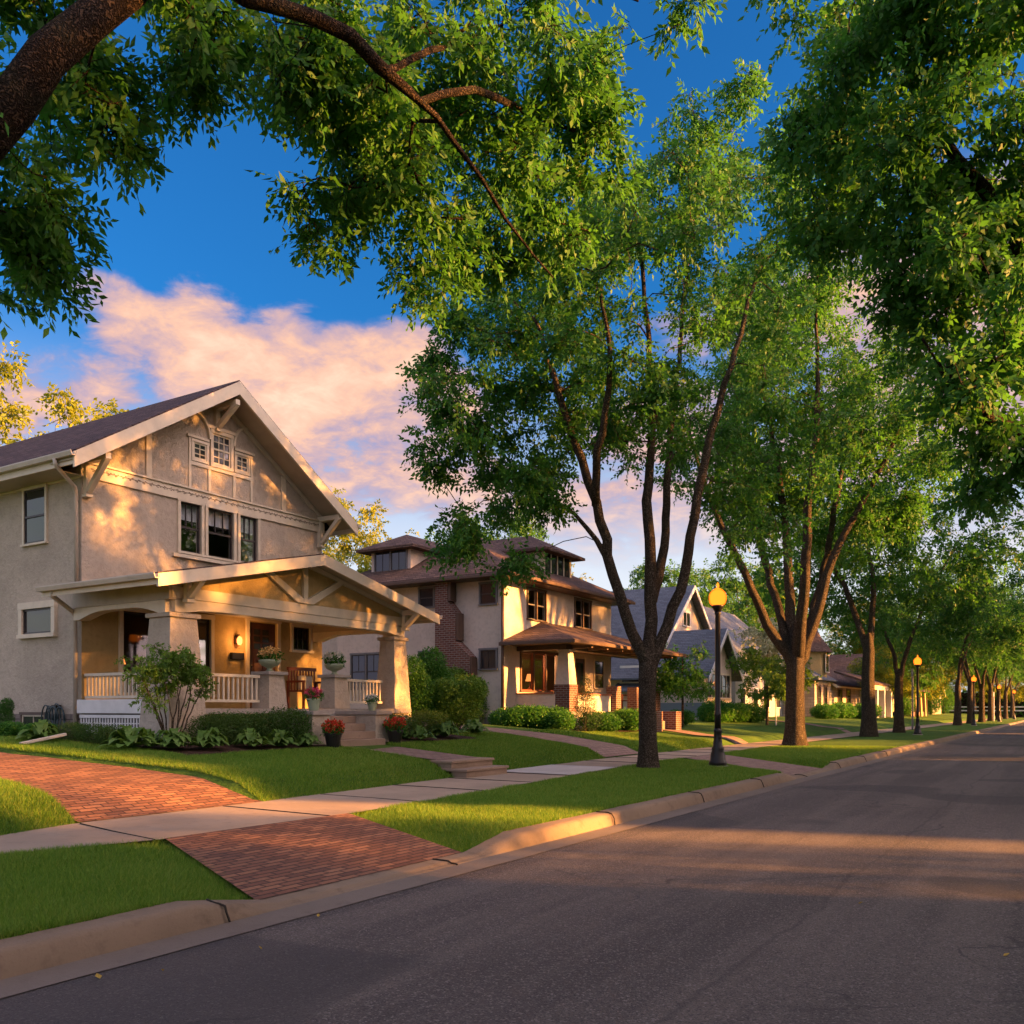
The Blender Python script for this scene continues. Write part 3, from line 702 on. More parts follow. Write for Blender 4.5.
# side windows
window(H1, S1, -18.32, -17.58, 4.80, 5.90, .06, nx=1, nz=1, cm=TRIM)
window(H1, S1, -18.36, -17.32, 2.95, 3.46, .12, double=False, cm=TRIM, glass=DGLASS, nx=1, proud=.07)
bw = window(H1, Fr('-Y', 10.515), -18.35, -17.55, .98, 1.30, .05, double=False, nx=2, sm=TRIM, cm=DARKTRIM, sill=False)
MB().lathe([(.035, 0), (.035, .06)], (0, 0, 0), 10).build('vent_cap', BLACK, H1).location = (-16.75 + 16.4, 10.51 - 13.8, 1.42 - .9)
# roof vent
MB().box((-21.6, 10.75, 6.72), (-21.4, 10.95, 6.95)).build('roof_vent', WHITE, H1, bevel=.02)
# downspouts
MB().tube([(-16.15, 9.85, 6.1), (-16.15, 9.87, 5.98), (-16.42, 10.42, 5.72), (-16.47, 10.48, 5.6), (-16.47, 10.49, 3.86)], .042, 8).build('downspout', GUTTER, H1, True)
MB().tube([(-16.05, 9.74, 3.62), (-16.08, 9.76, 3.52), (-16.44, 10.40, 3.30), (-16.47, 10.46, 3.2), (-16.47, 10.47, .95)], .045, 8).build('downspout', GUTTER, H1, True)

# ---------------- porch
XF = -13.5; PF = Fr('X', XF)
MB().box((-16.39, 10.46, 1.33), (-13.42, 17.1, 1.43)).build('porch_floor', CONC_OLD, H1)
for ya_, yb_ in ((10.9, 12.7), (15.0, 17.0)): MB().box((-13.62, ya_, .5), (-13.5, yb_, 1.328)).build('porch_skirt', STUCCO_YEL, H1)
MB().box((-16.35, 1.34, 0.0), (-14.0, 1.60, .03), Fr('-Y', 10.45)).build('porch_fascia', WHITE, H1)
mb = MB(); LF = Fr('-Y', 10.47)
mb.box((-16.3, 1.25, 0), (-14.05, 1.31, .03), LF).box((-16.3, .78, 0), (-14.05, .84, .03), LF)
k = -16.28
while k < -14.06: mb.box((k, .84, .002), (k + .03, 1.25, .02), LF); k += .085
for z in (.90, .98, 1.06, 1.14): mb.box((-16.3, z, .004), (-14.05, z + .02, .016), LF)
mb.build('lattice', WHITE, H1)
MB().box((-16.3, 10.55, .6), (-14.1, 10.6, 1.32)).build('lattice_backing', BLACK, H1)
# columns
for cy, wb, wt_ in ((10.66, .90, .58), (16.88, .70, .44)):
    cN = MB().frustum((-13.80, cy), .55, 3.05, wb, wt_); c_ = cN.build('porch_column', STUCCO, H1, bevel=.01)
    MB().box((-13.80 - wt_ / 2 - .05, cy - wt_ / 2 - .05, 3.052), (-13.80 + wt_ / 2 + .05, cy + wt_ / 2 + .05, 3.13)).build('column_cap', STUCCO, c_, bevel=.01)
    MB().box((-13.80 - .17, cy - .17, 3.132), (-13.80 + .17, cy + .17, 3.22)).build('column_block', TRIM, c_)
# beams
def arch_beam(fr, u0, u1, zt0, zb0, drop, n0, n1, mt):
    up = [(u0, zt0), (u1, zt0)]; lo = []
    m_ = 16; e = min(.75, (u1 - u0) * .3)
    lo.append((u1, zb0 - drop))
    for k in range(m_ + 1):
        u = u1 - .18 - (u1 - u0 - .36) * k / m_; s_ = min(u - u0 - .18, u1 - .18 - u)
        f_ = min(1, s_ / e); lo.append((u, zb0 - drop * (1 - math.sin(f_ * math.pi / 2))))
    lo.append((u0, zb0 - drop))
    return MB().fprism(fr, up + lo, n0, n1)
arch_beam(PF, 10.5, 17.0, 3.40, 3.23, .08, -.30, -.045, TRIM).build('porch_beam', TRIM, H1)
MB().box((10.42, 3.402, -.32), (17.08, 3.60, -.02), PF).build('porch_beam', TRIM, H1)
for fr, nm in ((Fr('-Y', 10.36), 'porch_beam'), (Fr('+Y', 17.08), 'porch_beam')):
    arch_beam(fr, -16.39, -13.66, 3.36, 3.27, .14, -.25, -.02, TRIM).build(nm, TRIM, H1)
    MB().box((-16.39, 3.362, -.27), (-13.53, 3.72, 0.0), fr).build(nm, SOFFIT, H1)
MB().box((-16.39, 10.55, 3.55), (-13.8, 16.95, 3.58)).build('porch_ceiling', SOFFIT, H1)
# pediment
RY = 13.66; RZ = 4.60; SL = .225
def rz_(u): return RZ - SL * abs(u - RY)
MB().poly([PF.P(10.4, 3.6, -.04), PF.P(17.05, 3.6, -.04), PF.P(17.05, rz_(17.05) - .1, -.04), PF.P(RY, RZ - .1, -.04), PF.P(10.4, rz_(10.4) - .1, -.04)]).build('pediment', STUCCO_YEL, H1)
MB().box((RY - .06, 3.602, -.038), (RY + .06, RZ - .14, .03), PF).build('truss_post', TRIM, H1)
for s_ in (-1, 1):
    MB().fprism(PF, [(RY + s_ * .062, 3.605), (RY + s_ * .22, 3.605), (RY + s_ * 1.22, 4.18), (RY + s_ * 1.06, 4.22), (RY + s_ * .062, 3.70)], -.038, .028).build('truss_brace', TRIM, H1)
    rake('rake_trim', RY, RZ - .12, RY + s_ * 3.4, rz_(RY + 3.4) - .12, .09, -.038, .02, PF, TRIM, H1)
gable_roof(H1, 'x', -16.405, -13.0, RY - 3.92, RY + 3.92, RY, RZ, rz_(RY + 3.92), .09, SHINGLE_P, 'porch_roof')
for s_ in (-1, 1):
    ue = RY + s_ * 3.95
    rake('bargeboard', RY, RZ - .025, ue, rz_(ue) - .025, .22, .502, .55, PF, TRIM, H1)
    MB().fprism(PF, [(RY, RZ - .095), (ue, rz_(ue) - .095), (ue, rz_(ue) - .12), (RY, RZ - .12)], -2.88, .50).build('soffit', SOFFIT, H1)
    zz = rz_(ue)
    MB().box((-16.39, ue - s_ * .03, zz - .20), (-13.0, ue - s_ * .055, zz - .06)).build('fascia', TRIM, H1)
    g = MB(); g.prism([(-12.94, ue - s_ * .028 + s_ * u, zz - .02 + z) for u, z in prof], (-3.45, 0, 0)); g.build('gutter', GUTTER, H1)
for yy in (10.66, 16.84):
    bracket(H1, yy, rz_(yy) - .13, .48, .42, Fr('X', -13.46))
# railings
def railing(par, fr, u0, u1, z0, z1, sp=.115, mt=TRIM):
    rl = MB().box((u0, z0, -.035), (u1, z0 + .05, .035), fr).build('railing', mt, par)
    MB().box((u0, z1 - .055, -.045), (u1, z1, .045), fr).build('top_rail', mt, rl)
    n_ = int((u1 - u0) / sp)
    for k in range(n_):
        u = u0 + (k + .5) * (u1 - u0) / n_
        MB().box((u - .018, z0 + .051, -.018), (u + .018, z1 - .056, .018), fr).build('baluster', mt, rl)
    return rl
railing(H1, Fr('X', -13.72), 11.08, 12.6, 1.55, 2.09); railing(H1, Fr('X', -13.72), 15.08, 16.35, 1.55, 2.09); railing(H1, Fr('-Y', 10.62), -16.35, -14.25, 1.62, 2.11)
for cy in (12.91, 14.79):
    p_ = MB().frustum((-13.74, cy), 1.432, 2.10, .50, .40).build('porch_pedestal', STUCCO, H1, bevel=.008)
    MB().box((-14.0, cy - .26, 2.102), (-13.48, cy + .26, 2.17)).build('pedestal_cap', CONC_OLD, p_, bevel=.008)
# cheek walls and steps
for a, b in ((12.66, 13.15), (14.5, 14.95)):
    cw = MB().box((-13.42, a, .45), (-12.32, b, 1.30)).build('cheek_wall', STUCCO, H1, bevel=.008)
    MB().box((-13.44, a - .03, 1.302), (-12.27, b + .03, 1.385)).build('cheek_cap', CONC_OLD, cw, bevel=.008)
for k in range(5):
    z = .655 + .155 * (k + 1)
    if k < 4: MB().box((-12.05 - .27 * k, 13.152, z - .155), (-13.42, 14.498, z)).build('step', STEPM, H1, bevel=.01)
# entrance door
dr = MB().box((14.77, 1.44, -.10), (15.63, 3.47, -.05), F1).build('door', DOORWOOD, H1)
for i in range(2):
    for j in range(3):
        MB().box((14.95 + i * .27, 2.85 + j * .17, -.049), (15.15 + i * .27, 2.98 + j * .17, -.042), F1).build('door_lite', DGLASS, dr)
MB().box((14.95, 1.6, -.049), (15.17, 2.65, -.03), F1).box((15.23, 1.6, -.049), (15.45, 2.65, -.03), F1).build('door_panel', DOORWOOD, dr)
MB().lathe([(.02, 0), (.035, .03), (.02, .06)], (-16.40, 14.84, 2.4), 10).build('door_handle', BLACK, dr)
MB().box((14.66, 1.43, 0), (14.758, 3.50, .04), F1).box((15.642, 1.43, 0), (15.74, 3.50, .04), F1).box((14.64, 3.502, 0), (15.76, 3.545, .045), F1).build('door_frame', TRIM, H1)
window(H1, F1, 11.44, 12.29, 1.76, 3.42, .09, True, cm=TRIM, double=False)
window(H1, F1, 13.01, 13.64, 1.76, 3.42, .09, True, cm=TRIM, double=False)
window(H1, F1, 16.16, 16.74, 2.89, 3.46, .08, True, cm=TRIM, double=False, nx=3, nz=2)
MB().box((14.20, 2.56, 0), (14.55, 2.72, .09), F1).build('mailbox', BLACK, H1, bevel=.01)
wl = MB().box((14.33, 2.92, 0), (14.43, 3.12, .03), F1).bar(F1.P(14.38, 3.1, .03), F1.P(14.38, 3.14, .12), .02, .02).build('wall_lamp', BLACK, H1)
MB().lathe([(.035, -.10), (.06, -.05), (.062, .03), (.03, .09)], F1.P(14.38, 3.0, .12), 12).build('lamp_shade', WARM, wl, True)
pl_ = bpy.data.lights.new('porch_light', 'POINT'); pl_.energy = 3; pl_.color = (1, .42, .12); pl_.shadow_soft_size = .06
po = link(bpy.data.objects.new('porch_light', pl_)); po.location = F1.P(14.38, 2.98, .25)
# a lit lamp standing inside the left porch window
tl = empty('table_lamp', (-16.95, 11.75, 2.1), 'small glowing lamp inside the left porch window of the craftsman house', 'lamp')
MB().lathe([(.06, 0), (.05, .02), (.015, .06), (.015, .28)], (-16.95, 11.75, 2.1), 12).build('lamp_base', REDWOOD, tl)
MB().lathe([(.13, .26), (.07, .45)], (-16.95, 11.75, 2.1), 14).build('lamp_shade', WARM_D, tl, True)

# ================================================================== HOUSE 2: foursquare with hipped roof
H2 = empty('foursquare_house', (-16.5, 30.3, .9), 'pale stucco foursquare house with a brown hipped roof, two dormers and a brick side chimney', 'house')
F2 = Fr('X', -16.5); S2 = Fr('-Y', 26.0); z2e = 5.88
mb = MB(); wall_holes(mb, F2, 26, 34.6, .4, z2e, [(27.2, 29.95, 2.05, 3.5), (27.66, 29.01, 4.62, 5.78), (31.28, 32.71, 4.62, 5.78)])
mb.poly([S2.P(-24.0, .4, 0), S2.P(-16.5, .4, 0), S2.P(-16.5, z2e, 0), S2.P(-24.0, z2e, 0)])
mb.poly([(-16.5, 34.6, .4), (-24, 34.6, .4), (-24, 34.6, z2e), (-16.5, 34.6, z2e)]).poly([(-24, 26, .4), (-24, 34.6, .4), (-24, 34.6, z2e), (-24, 26, z2e)])
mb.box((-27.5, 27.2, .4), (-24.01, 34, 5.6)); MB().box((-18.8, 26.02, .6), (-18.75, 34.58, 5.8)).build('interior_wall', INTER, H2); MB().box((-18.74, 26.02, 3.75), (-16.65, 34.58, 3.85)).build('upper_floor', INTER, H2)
mb.build('wall', STUCCO2, H2)
hip_roof(H2, -24.7, -15.78, 25.33, 35.3, 6.02, .52, .10, SHINGLE)
MB().box((-24.6, 25.4, z2e - .02), (-15.85, 35.2, 5.915)).build('soffit', DARKTRIM, H2)
for a, b in (((-24.75, 25.24, 5.86), (-15.69, 25.33, 5.98)), ((-15.78, 25.332, 5.86), (-15.69, 35.3, 5.98))): MB().box(a, b).build('gutter', DARKTRIM, H2, bevel=.02)
MB().box((-28, 26.9, 5.6), (-24.2, 34.3, 5.72)).build('rear_roof', SHINGLE, H2)
window(H2, F2, 27.7, 28.97, 4.66, 5.74, .06, True, cm=DARKTRIM, sm=GREYTRIM, units=2, glass=GLASS, curtain=.0)
window(H2, F2, 31.32, 32.67, 4.66, 5.74, .06, True, cm=DARKTRIM, sm=GREYTRIM, units=2, glass=GLASS, curtain=.0)
window(H2, F2, 27.25, 29.9, 2.1, 3.45, .08, True, cm=DARKTRIM, sm=REDWOOD, units=3, nx=1, double=False)
for a, b, c, d, un in ((-17.36, -16.73, 5.05, 5.74, 1), (-17.36, -16.73, 2.82, 3.46, 1), (-20.0, -19.39, 5.1, 5.76, 1), (-20.0, -19.39, 2.74, 3.46, 1), (-23.25, -21.83, 2.2, 3.48, 2)):
    window(H2, S2, a, b, c, d, .065, cm=GREYTRIM, sm=SASH, units=un, upper=(2, 1) if un == 2 else None, nx=2 if c < 3 and un == 1 else 1, nz=1, double=(un == 2 or c > 3))
window(H2, Fr('-Y', 27.2), -27.0, -26.2, 4.3, 5.2, .06, cm=GREYTRIM)
MB().box((-17.2, 26 - .03, .75), (-16.8, 26.0, 1.15)).build('basement_window', GREYTRIM, H2)
MB().fprism(S2, [(-19.02, .4), (-19.02, 5.90), (-18.49, 5.90), (-18.49, 5.18), (-18.15, 4.78), (-18.15, 3.80), (-17.56, 3.25), (-17.56, .4)], 0.0, .42).build('chimney', BRICK, H2)
for a, b, c, d in ((-18.488, -18.37, 5.20, 5.90), (-18.148, -18.05, 3.82, 4.76), (-17.558, -17.48, 2.6, 3.22)): MB().box((a, c, .05), (b, d, .40), S2).build('chimney_trim', DARKTRIM, H2)
MB().tube([(-16.42, 25.92, 5.85), (-16.42, 25.92, .8)], .055, 8).build('downspout', DARKTRIM, H2, True)
def dormer(par, fr, u0, u1, z0, z1, n_back, ov, mt, roofm, units, nx):
    b_ = MB(); b_.fprism(fr, [(u0, z0), (u1, z0), (u1, z1), (u0, z1)], -n_back, 0)
    d_ = b_.build('dormer', mt, par)
    window(par, fr, u0 + .2, u1 - .2, z0 + .27, z1 - .07, .05, cm=TRIM if units > 2 else GREYTRIM, sm=SASH, units=units, nx=nx, double=False)
    h = (u1 - u0) / 2 + ov; um = (u0 + u1) / 2; zr = z1 + .5 * h; pts = [(u0 - ov, z1, ov), (u1 + ov, z1, ov), (u1 + ov, z1, -n_back), (u0 - ov, z1, -n_back), (um, zr, ov - h), (um, zr, -n_back)]
    P3 = [fr.P(*p) for p in pts] + [fr.P(p[0], p[1] - .1, p[2]) for p in pts[:4]]
    MB().add(P3, [(0, 1, 4), (1, 2, 5, 4), (3, 0, 4, 5), (2, 3, 5), (0, 6, 7, 1), (1, 7, 8, 2), (2, 8, 9, 3), (3, 9, 6, 0), (6, 9, 8, 7)]).build('dormer_roof', roofm, par)
dormer(H2, Fr('-Y', 26.6), -22.8, -20.9, 6.3, 7.5, 4.0, .42, STUCCO2, SHINGLE, 2, 2)
dormer(H2, Fr('X', -17.1), 29.75, 32.15, 6.3, 7.52, 3.5, .42, STUCCO2, SHINGLE, 4, 1)
# porch of house 2
MB().box((-16.49, 26.9, .5), (-14.3, 35.0, 1.35)).build('porch_floor', CONC_OLD, H2)
PP = Fr('X', -14.42)
MB().box((-16.49, 26.9, 1.352), (-14.95, 27.05, 1.94)).build('porch_parapet', STUCCO2, H2)
MB().box((-14.57, 27.6, 1.352), (-14.42, 30.2, 1.92)).box((-14.57, 32.6, 1.352), (-14.42, 34.4, 1.92)).build('porch_parapet', STUCCO2, H2)
MB().box((-16.48, 26.86, 1.942), (-14.98, 27.09, 1.99)).box((-14.61, 27.56, 1.922), (-14.38, 30.2, 1.975)).build('parapet_cap', RED_CAP, H2)
for cy in (27.25, 34.6):
    c_ = MB().frustum((-14.7, cy), .6, 2.27, .60, .60).build('porch_pier', BRICK, H2)
    MB().frustum((-14.7, cy), 2.272, 3.40, .55, .36).build('porch_column', STUCCO2, c_)
    MB().box((-14.92, cy - .22, 3.402), (-14.48, cy + .22, 3.46)).build('column_cap', STUCCO2, c_)
MB().box((-16.49, 26.95, 3.462), (-14.95, 27.25, 3.62)).box((-14.95, 26.95, 3.462), (-14.55, 34.9, 3.62)).build('porch_beam', DARKTRIM, H2)
ze, xf, ya, yb = 3.72, -13.66, 25.85, 35.9
A = [(-16.49, ya, ze), (xf, ya, ze), (xf, yb, ze), (-16.49, yb, ze), (-16.49, ya + 2.83, ze + .90), (-16.49, yb - 2.83, ze + .90)]
MB().add(A + [(p[0], p[1], ze - .09) for p in A[:4]], [(0, 1, 4), (1, 2, 5, 4), (2, 3, 5), (0, 4, 5, 3), (0, 6, 7, 1), (1, 7, 8, 2), (2, 8, 9, 3), (6, 9, 8, 7)]).build('porch_roof', SHINGLE, H2)
MB().box((xf, ya - .08, ze - .14), (xf + .09, yb + .08, ze - .02)).box((-16.49, ya - .09, ze - .14), (xf - .002, ya, ze - .02)).build('gutter', DARKTRIM, H2, bevel=.015)
for k in range(7):
    MB().box((-14.5, 27.3 + k * 1.2, 3.50), (-13.75, 27.42 + k * 1.2, 3.60)).build('rafter_tail', DARKTRIM, H2)
d2 = MB().box((31.3, 1.36, .002), (32.1, 3.42, .03), F2).build('door', DOORWOOD, H2)
MB().box((31.45, 2.4, .031), (31.95, 3.25, .036), F2).build('door_lite', DGLASS, d2); MB().lathe([(.03, 0), (.03, .04)], F2.P(31.4, 2.3, .06), 8).build('door_handle', BLACK, d2)
MB().box((31.18, 1.36, 0), (31.298, 3.5, .05), F2).box((32.102, 1.36, 0), (32.22, 3.5, .05), F2).build('door_frame', TRIM, H2)
window(H2, F2, 33.0, 33.8, 2.3, 3.4, .07, cm=TRIM, sm=SASH)
for k, (y0_, y1_) in enumerate(((30.2, 30.75), (32.05, 32.6))):
    MB().box((-14.4, y0_, .5), (-12.6, y1_, 1.35) if k else (-12.6, y1_, 1.35)).build('step_pier', BRICK, H2)
for k in range(4): MB().box((-14.3, 30.752, .5), (-13.0 - .3 * k, 32.048, .99 + .12 * k)).build('step', PAVER2, H2)
for y0_ in (30.25, 32.1): MB().box((-14.62, y0_, 1.352), (-14.22, y0_ + .42, 2.28)).build('newel_post', BRICK, H2)
tl = empty('table_lamp', (-17.3, 29.2, 2.2), 'lit lamp glowing inside the porch window of the foursquare house', 'lamp')
MB().lathe([(.08, 0), (.02, .06), (.02, .3)], (-17.3, 29.2, 2.2), 10).build('lamp_base', REDWOOD, tl); MB().lathe([(.16, .28), (.09, .55)], (-17.3, 29.2, 2.2), 14).build('lamp_shade', WARM_D, tl, True)
pc = bpy.data.lights.new('room_light', 'POINT'); pc.energy = 45; pc.color = (1, .5, .2); pc.shadow_soft_size = .15
link(bpy.data.objects.new('room_light', pc)).location = (-17.5, 28.4, 3.2)
# rocking chair on the porch of house 2 and a bench on house 1's porch
def slat_chair(name, label, x, y, z, w_, material, cush=None, rz=0.0):
    e = empty(name, (x, y, z), label, 'bench' if w_ > .8 else 'chair', rz=rz)
    m_ = MB(); n_ = int(w_ / .09)
    MB().box((-.25, -w_ / 2, .40), (.25, w_ / 2, .44)).build('seat', material, e, local=True)
    bk = MB().box((-.30, -w_ / 2, .92), (-.25, w_ / 2, 1.0))
    for k in range(n_): bk.box((-.29, -w_ / 2 + (k + .3) * w_ / n_, .44), (-.27, -w_ / 2 + (k + .75) * w_ / n_, .92))
    bk.build('backrest', material, e, local=True)
    for sy in (-1, 1):
        MB().box((-.28, sy * w_ / 2 - .03, .62), (.28, sy * w_ / 2 + .03, .67)).build('armrest', material, e, local=True)
        for sx in (-.27, .23): MB().box((sx, sy * w_ / 2 - .025, 0), (sx + .05, sy * w_ / 2 + .025, .62)).build('leg', material, e, local=True)
    if cush: MB().box((-.24, -.2, .45), (-.10, .2, .80)).build('cushion', cush, e, bevel=.05, local=True)
slat_chair('porch_bench', 'dark red wooden bench with pale cushion on the craftsman porch beside the steps', -15.6, 15.95, 1.43, .95, REDWOOD, CUSHION)
slat_chair('porch_chair', 'red-brown wooden chair on the foursquare house porch beside the steps', -15.3, 32.9, 1.35, .7, REDWOOD)

# ================================================================== HOUSE 3: gabled cottage with slate roof
def gable_house(e, axis, x0, x1, y0, y1, z0, ze, zr, ov, wm, rm, tm, front_over=.5):
    """walls, roof, rake trim; axis = ridge direction. The +X end is the street end when axis == 'x'."""
    m_ = MB()
    if axis == 'x':
        ym = (y0 + y1) / 2; sl_ = (zr - ze) / ((y1 - y0) / 2)
        for x in (x0, x1): m_.poly([(x, y0, z0), (x, y1, z0), (x, y1, ze), (x, ym, zr - .05), (x, y0, ze)])
        for y in (y0, y1): m_.poly([(x0, y, z0), (x1, y, z0), (x1, y, ze), (x0, y, ze)])
        wl_ = m_.build('wall', wm, e)
        gable_roof(e, 'x', x0 - .3, x1 + front_over, y0 - ov, y1 + ov, ym, zr + .1, ze - sl_ * ov + .1, .10, rm)
        fr = Fr('X', x1)
        for s_ in (-1, 1):
            ue = ym + s_ * ((y1 - y0) / 2 + ov + .02)
            rake('bargeboard', ym, zr + .08, ue, zr + .08 - sl_ * abs(ue - ym), .26, front_over, front_over + .05, fr, tm, e)
    else:
        xm = (x0 + x1) / 2; sl_ = (zr - ze) / ((x1 - x0) / 2)
        for y in (y0, y1): m_.poly([(x0, y, z0), (x1, y, z0), (x1, y, ze), (xm, y, zr - .05), (x0, y, ze)])
        for x in (x0, x1): m_.poly([(x, y0, z0), (x, y1, z0), (x, y1, ze), (x, y0, ze)])
        wl_ = m_.build('wall', wm, e)
        gable_roof(e, 'y', y0 - front_over, y1 + front_over, x0 - ov, x1 + ov, xm, zr + .1, ze - sl_ * ov + .1, .10, rm)
        fr = Fr('-Y', y0)
        for s_ in (-1, 1):
            ue = xm + s_ * ((x1 - x0) / 2 + ov + .02)
            rake('bargeboard', xm, zr + .08, ue, zr + .08 - sl_ * abs(ue - xm), .24, front_over, front_over + .05, fr, tm, e)
        MB().box((x1 + ov - .02, y0 - front_over, ze - sl_ * ov - .1), (x1 + ov + .08, y1 + front_over, ze - sl_ * ov + .02)).build('gutter', tm, e)
H3 = empty('gabled_cottage', (-17, 50, .9), 'cream gabled cottage with slate roofs and a low wing behind the first lamp', 'house')
gable_house(H3, 'x', -30, -20.2, 49.0, 57.4, .4, 5.5, 9.0, .45, STUCCO2, SLATE, WHITE)
gable_house(H3, 'x', -24, -17.0, 47.4, 52.0, .4, 3.75, 5.9, .7, STUCCO2, SLATE, WHITE, .5)
F3 = Fr('X', -17.0); S3 = Fr('-Y', 47.4)
window(H3, F3, 47.75, 49.2, 2.1, 3.4, .09, cm=TRIM, sm=SASH, units=2); window(H3, F3, 49.6, 51.6, 2.1, 3.4, .09, cm=TRIM, sm=SASH, units=3)
window(H3, Fr('X', -20.2), 52.5, 53.6, 6.6, 7.4, .1, cm=WHITE, units=2, double=False)
window(H3, S3, -21.9, -20.6, 3.0, 3.8, .12, cm=WHITE, double=False); MB().prism([(-22.2, 47.38, 2.95), (-20.3, 47.38, 2.95), (-20.3, 46.5, 2.5), (-22.2, 46.5, 2.5)], (0, 0, -.08)).build('awning', SLATE, H3)
MB().box((-19.9, 1.0, 0), (-17.0, 1.8, .04), S3).build('skirt_board', SIDING_B, H3)
window(H3, Fr('-Y', 49.0), -27, -25.8, 3.5, 4.8, .09, cm=WHITE)
H3b = empty('clapboard_house', (-19, 66, .9), 'white clapboard house with a slate roof half hidden by young trees beyond the gabled cottage', 'house')
gable_house(H3b, 'y', -28, -19.5, 60.5, 73, .4, 5.4, 9.2, .5, SIDING_W, SLATE, WHITE)
for y_ in (61.5, 64.5, 67.5, 70.5): window(H3b, Fr('X', -19.5), y_, y_ + 1.1, 3.9, 5.0, .09, cm=WHITE); window(H3b, Fr('X', -19.5), y_, y_ + 1.1, 1.6, 2.9, .09, cm=WHITE)
# ================================================================== HOUSE 4: stone house with a turret
H4 = empty('turret_house', (-17, 78, .9), 'stone house with a small pointed turret and low porch, far down the street', 'house')
gable_house(H4, 'y', -25, -17.0, 78.4, 90, .3, 3.7, 6.2, .5, STONE, SHINGLE, TRIM)
m_ = MB(); m_.box((-19.6, 72.3, .3), (-17.0, 78.38, 3.72)); m_.build('wing_wall', STONE, H4)
hip_roof(H4, -20, -16.6, 71.9, 78.8, 3.85, .65, .1, SLATE, 'wing_roof')
MB().lathe([(1.05, 3.7), (1.05, 6.2)], (-17.9, 75.8, 0), 8).build('turret', STUCCO_YEL, H4)
MB().lathe([(1.5, 6.1), (1.25, 6.45), (.55, 7.4), (.03, 8.6)], (-17.9, 75.8, 0), 8).build('turret_roof', SHINGLE, H4)
for u in (73.2, 75.4): window(H4, Fr('X', -17.0), u, u + 1.0, 1.5, 3.3, .12, cm=DARKTRIM)
window(H4, Fr('X', -16.85), 75.3, 76.3, 4.5, 5.8, .1, cm=TRIM)
MB().box((-16.95, 79.3, .3), (-14.7, 90, 1.4)).build('porch_floor', STONE, H4)
MB().prism([(-16.9, 78.6, 4.7), (-16.9, 90.5, 4.7), (-14.1, 90.5, 3.7), (-14.1, 78.6, 3.7)], (0, 0, -.15)).build('porch_roof', SHINGLE, H4)
MB().box((-14.5, 79.0, 3.15), (-14.2, 90.2, 3.54)).build('porch_beam', TRIM, H4)
for y_ in (79.4, 82.6, 86, 89.6): MB().box((-14.6, y_, .3), (-14.15, y_ + .5, 3.14)).build('porch_column', WHITE, H4)
for y_ in (80.5, 84): window(H4, Fr('X', -16.99), y_, y_ + 1.6, 1.8, 3.2, .1, cm=DARKTRIM)
H5 = empty('dark_porch_house', (-17, 108, .8), 'shaded brown house with two pale orange porch columns behind the second street lamp', 'house')
gable_house(H5, 'x', -26, -17.0, 101, 113, .3, 4.2, 7.6, .8, SIDING_T, SHINGLE, DARKTRIM)
MB().prism([(-16.9, 100.5, 4.4), (-16.9, 113.5, 4.4), (-13.8, 113.5, 3.6), (-13.8, 100.5, 3.6)], (0, 0, -.2)).build('porch_roof', SHINGLE, H5)
MB().box((-16.95, 101, .2), (-14.2, 113, 1.2)).build('porch_floor', BRICK, H5)
for y_ in (101.4, 105.2, 109, 112.4): MB().frustum((-14.5, y_), .3, 3.4, 1.0, .7).build('porch_column', STUCCO_YEL, H5)
for y_ in (103, 107, 110): window(H5, Fr('X', -16.99), y_, y_ + 1.3, 1.7, 3.2, .1, cm=DARKTRIM)
# far down the street
H6 = empty('far_cottage', (-17, 140, .8), 'distant tan cottage glimpsed between the last street trees', 'house')
gable_house(H6, 'x', -28, -16.0, 134, 144, .3, 3.8, 6.6, .6, SIDING_T, SLATE, TRIM)
for y_ in (135, 138, 141): window(H6, Fr('X', -16.0), y_, y_ + 1.2, 1.6, 3.0, .1, cm=WHITE)

# houses across the street, which throw the long evening shadows
def across(name, label, x0, x1, y0, y1, ze, zr, axis, wm, rm):
    h = empty(name, (x0, (y0 + y1) / 2, .6), label, 'house', 'houses across the street')
    gable_house(h, axis, x0, x1, y0, y1, .3, ze, zr, .6, wm, rm, TRIM)
    fr = Fr('-X', x0)
    for k in range(3):
        u = y0 + (y1 - y0) * (k + .5) / 3
        window(h, fr, u - .6, u + .6, 1.7, 3.2, .1, cm=WHITE); window(h, fr, u - .5, u + .5, 4.3, 5.4, .1, cm=WHITE)
    MB().box((y0 + .5, 1.0, .0), (y0 + 1.5, 3.1, .05), fr).build('door', DOORWOOD, h)
across('brick_house', 'red brick house across the street, nearest the camera', 15, 25, -9, 12.8, 6.0, 9.5, 'y', BRICK, SHINGLE)
across('siding_house', 'tan clapboard house across the street beyond the narrow side yard', 15, 25, 20.2, 34, 6.0, 9.2, 'y', SIDING_T, SHINGLE)
across('siding_house', 'white clapboard house across the street beyond the wide gap', 15, 25, 50, 66, 5.6, 8.8, 'y', SIDING_W, SLATE)
across('brick_house', 'brick house across the street farthest from the camera', 15, 25, 84, 100, 6.0, 9.0, 'y', BRICK, SLATE)

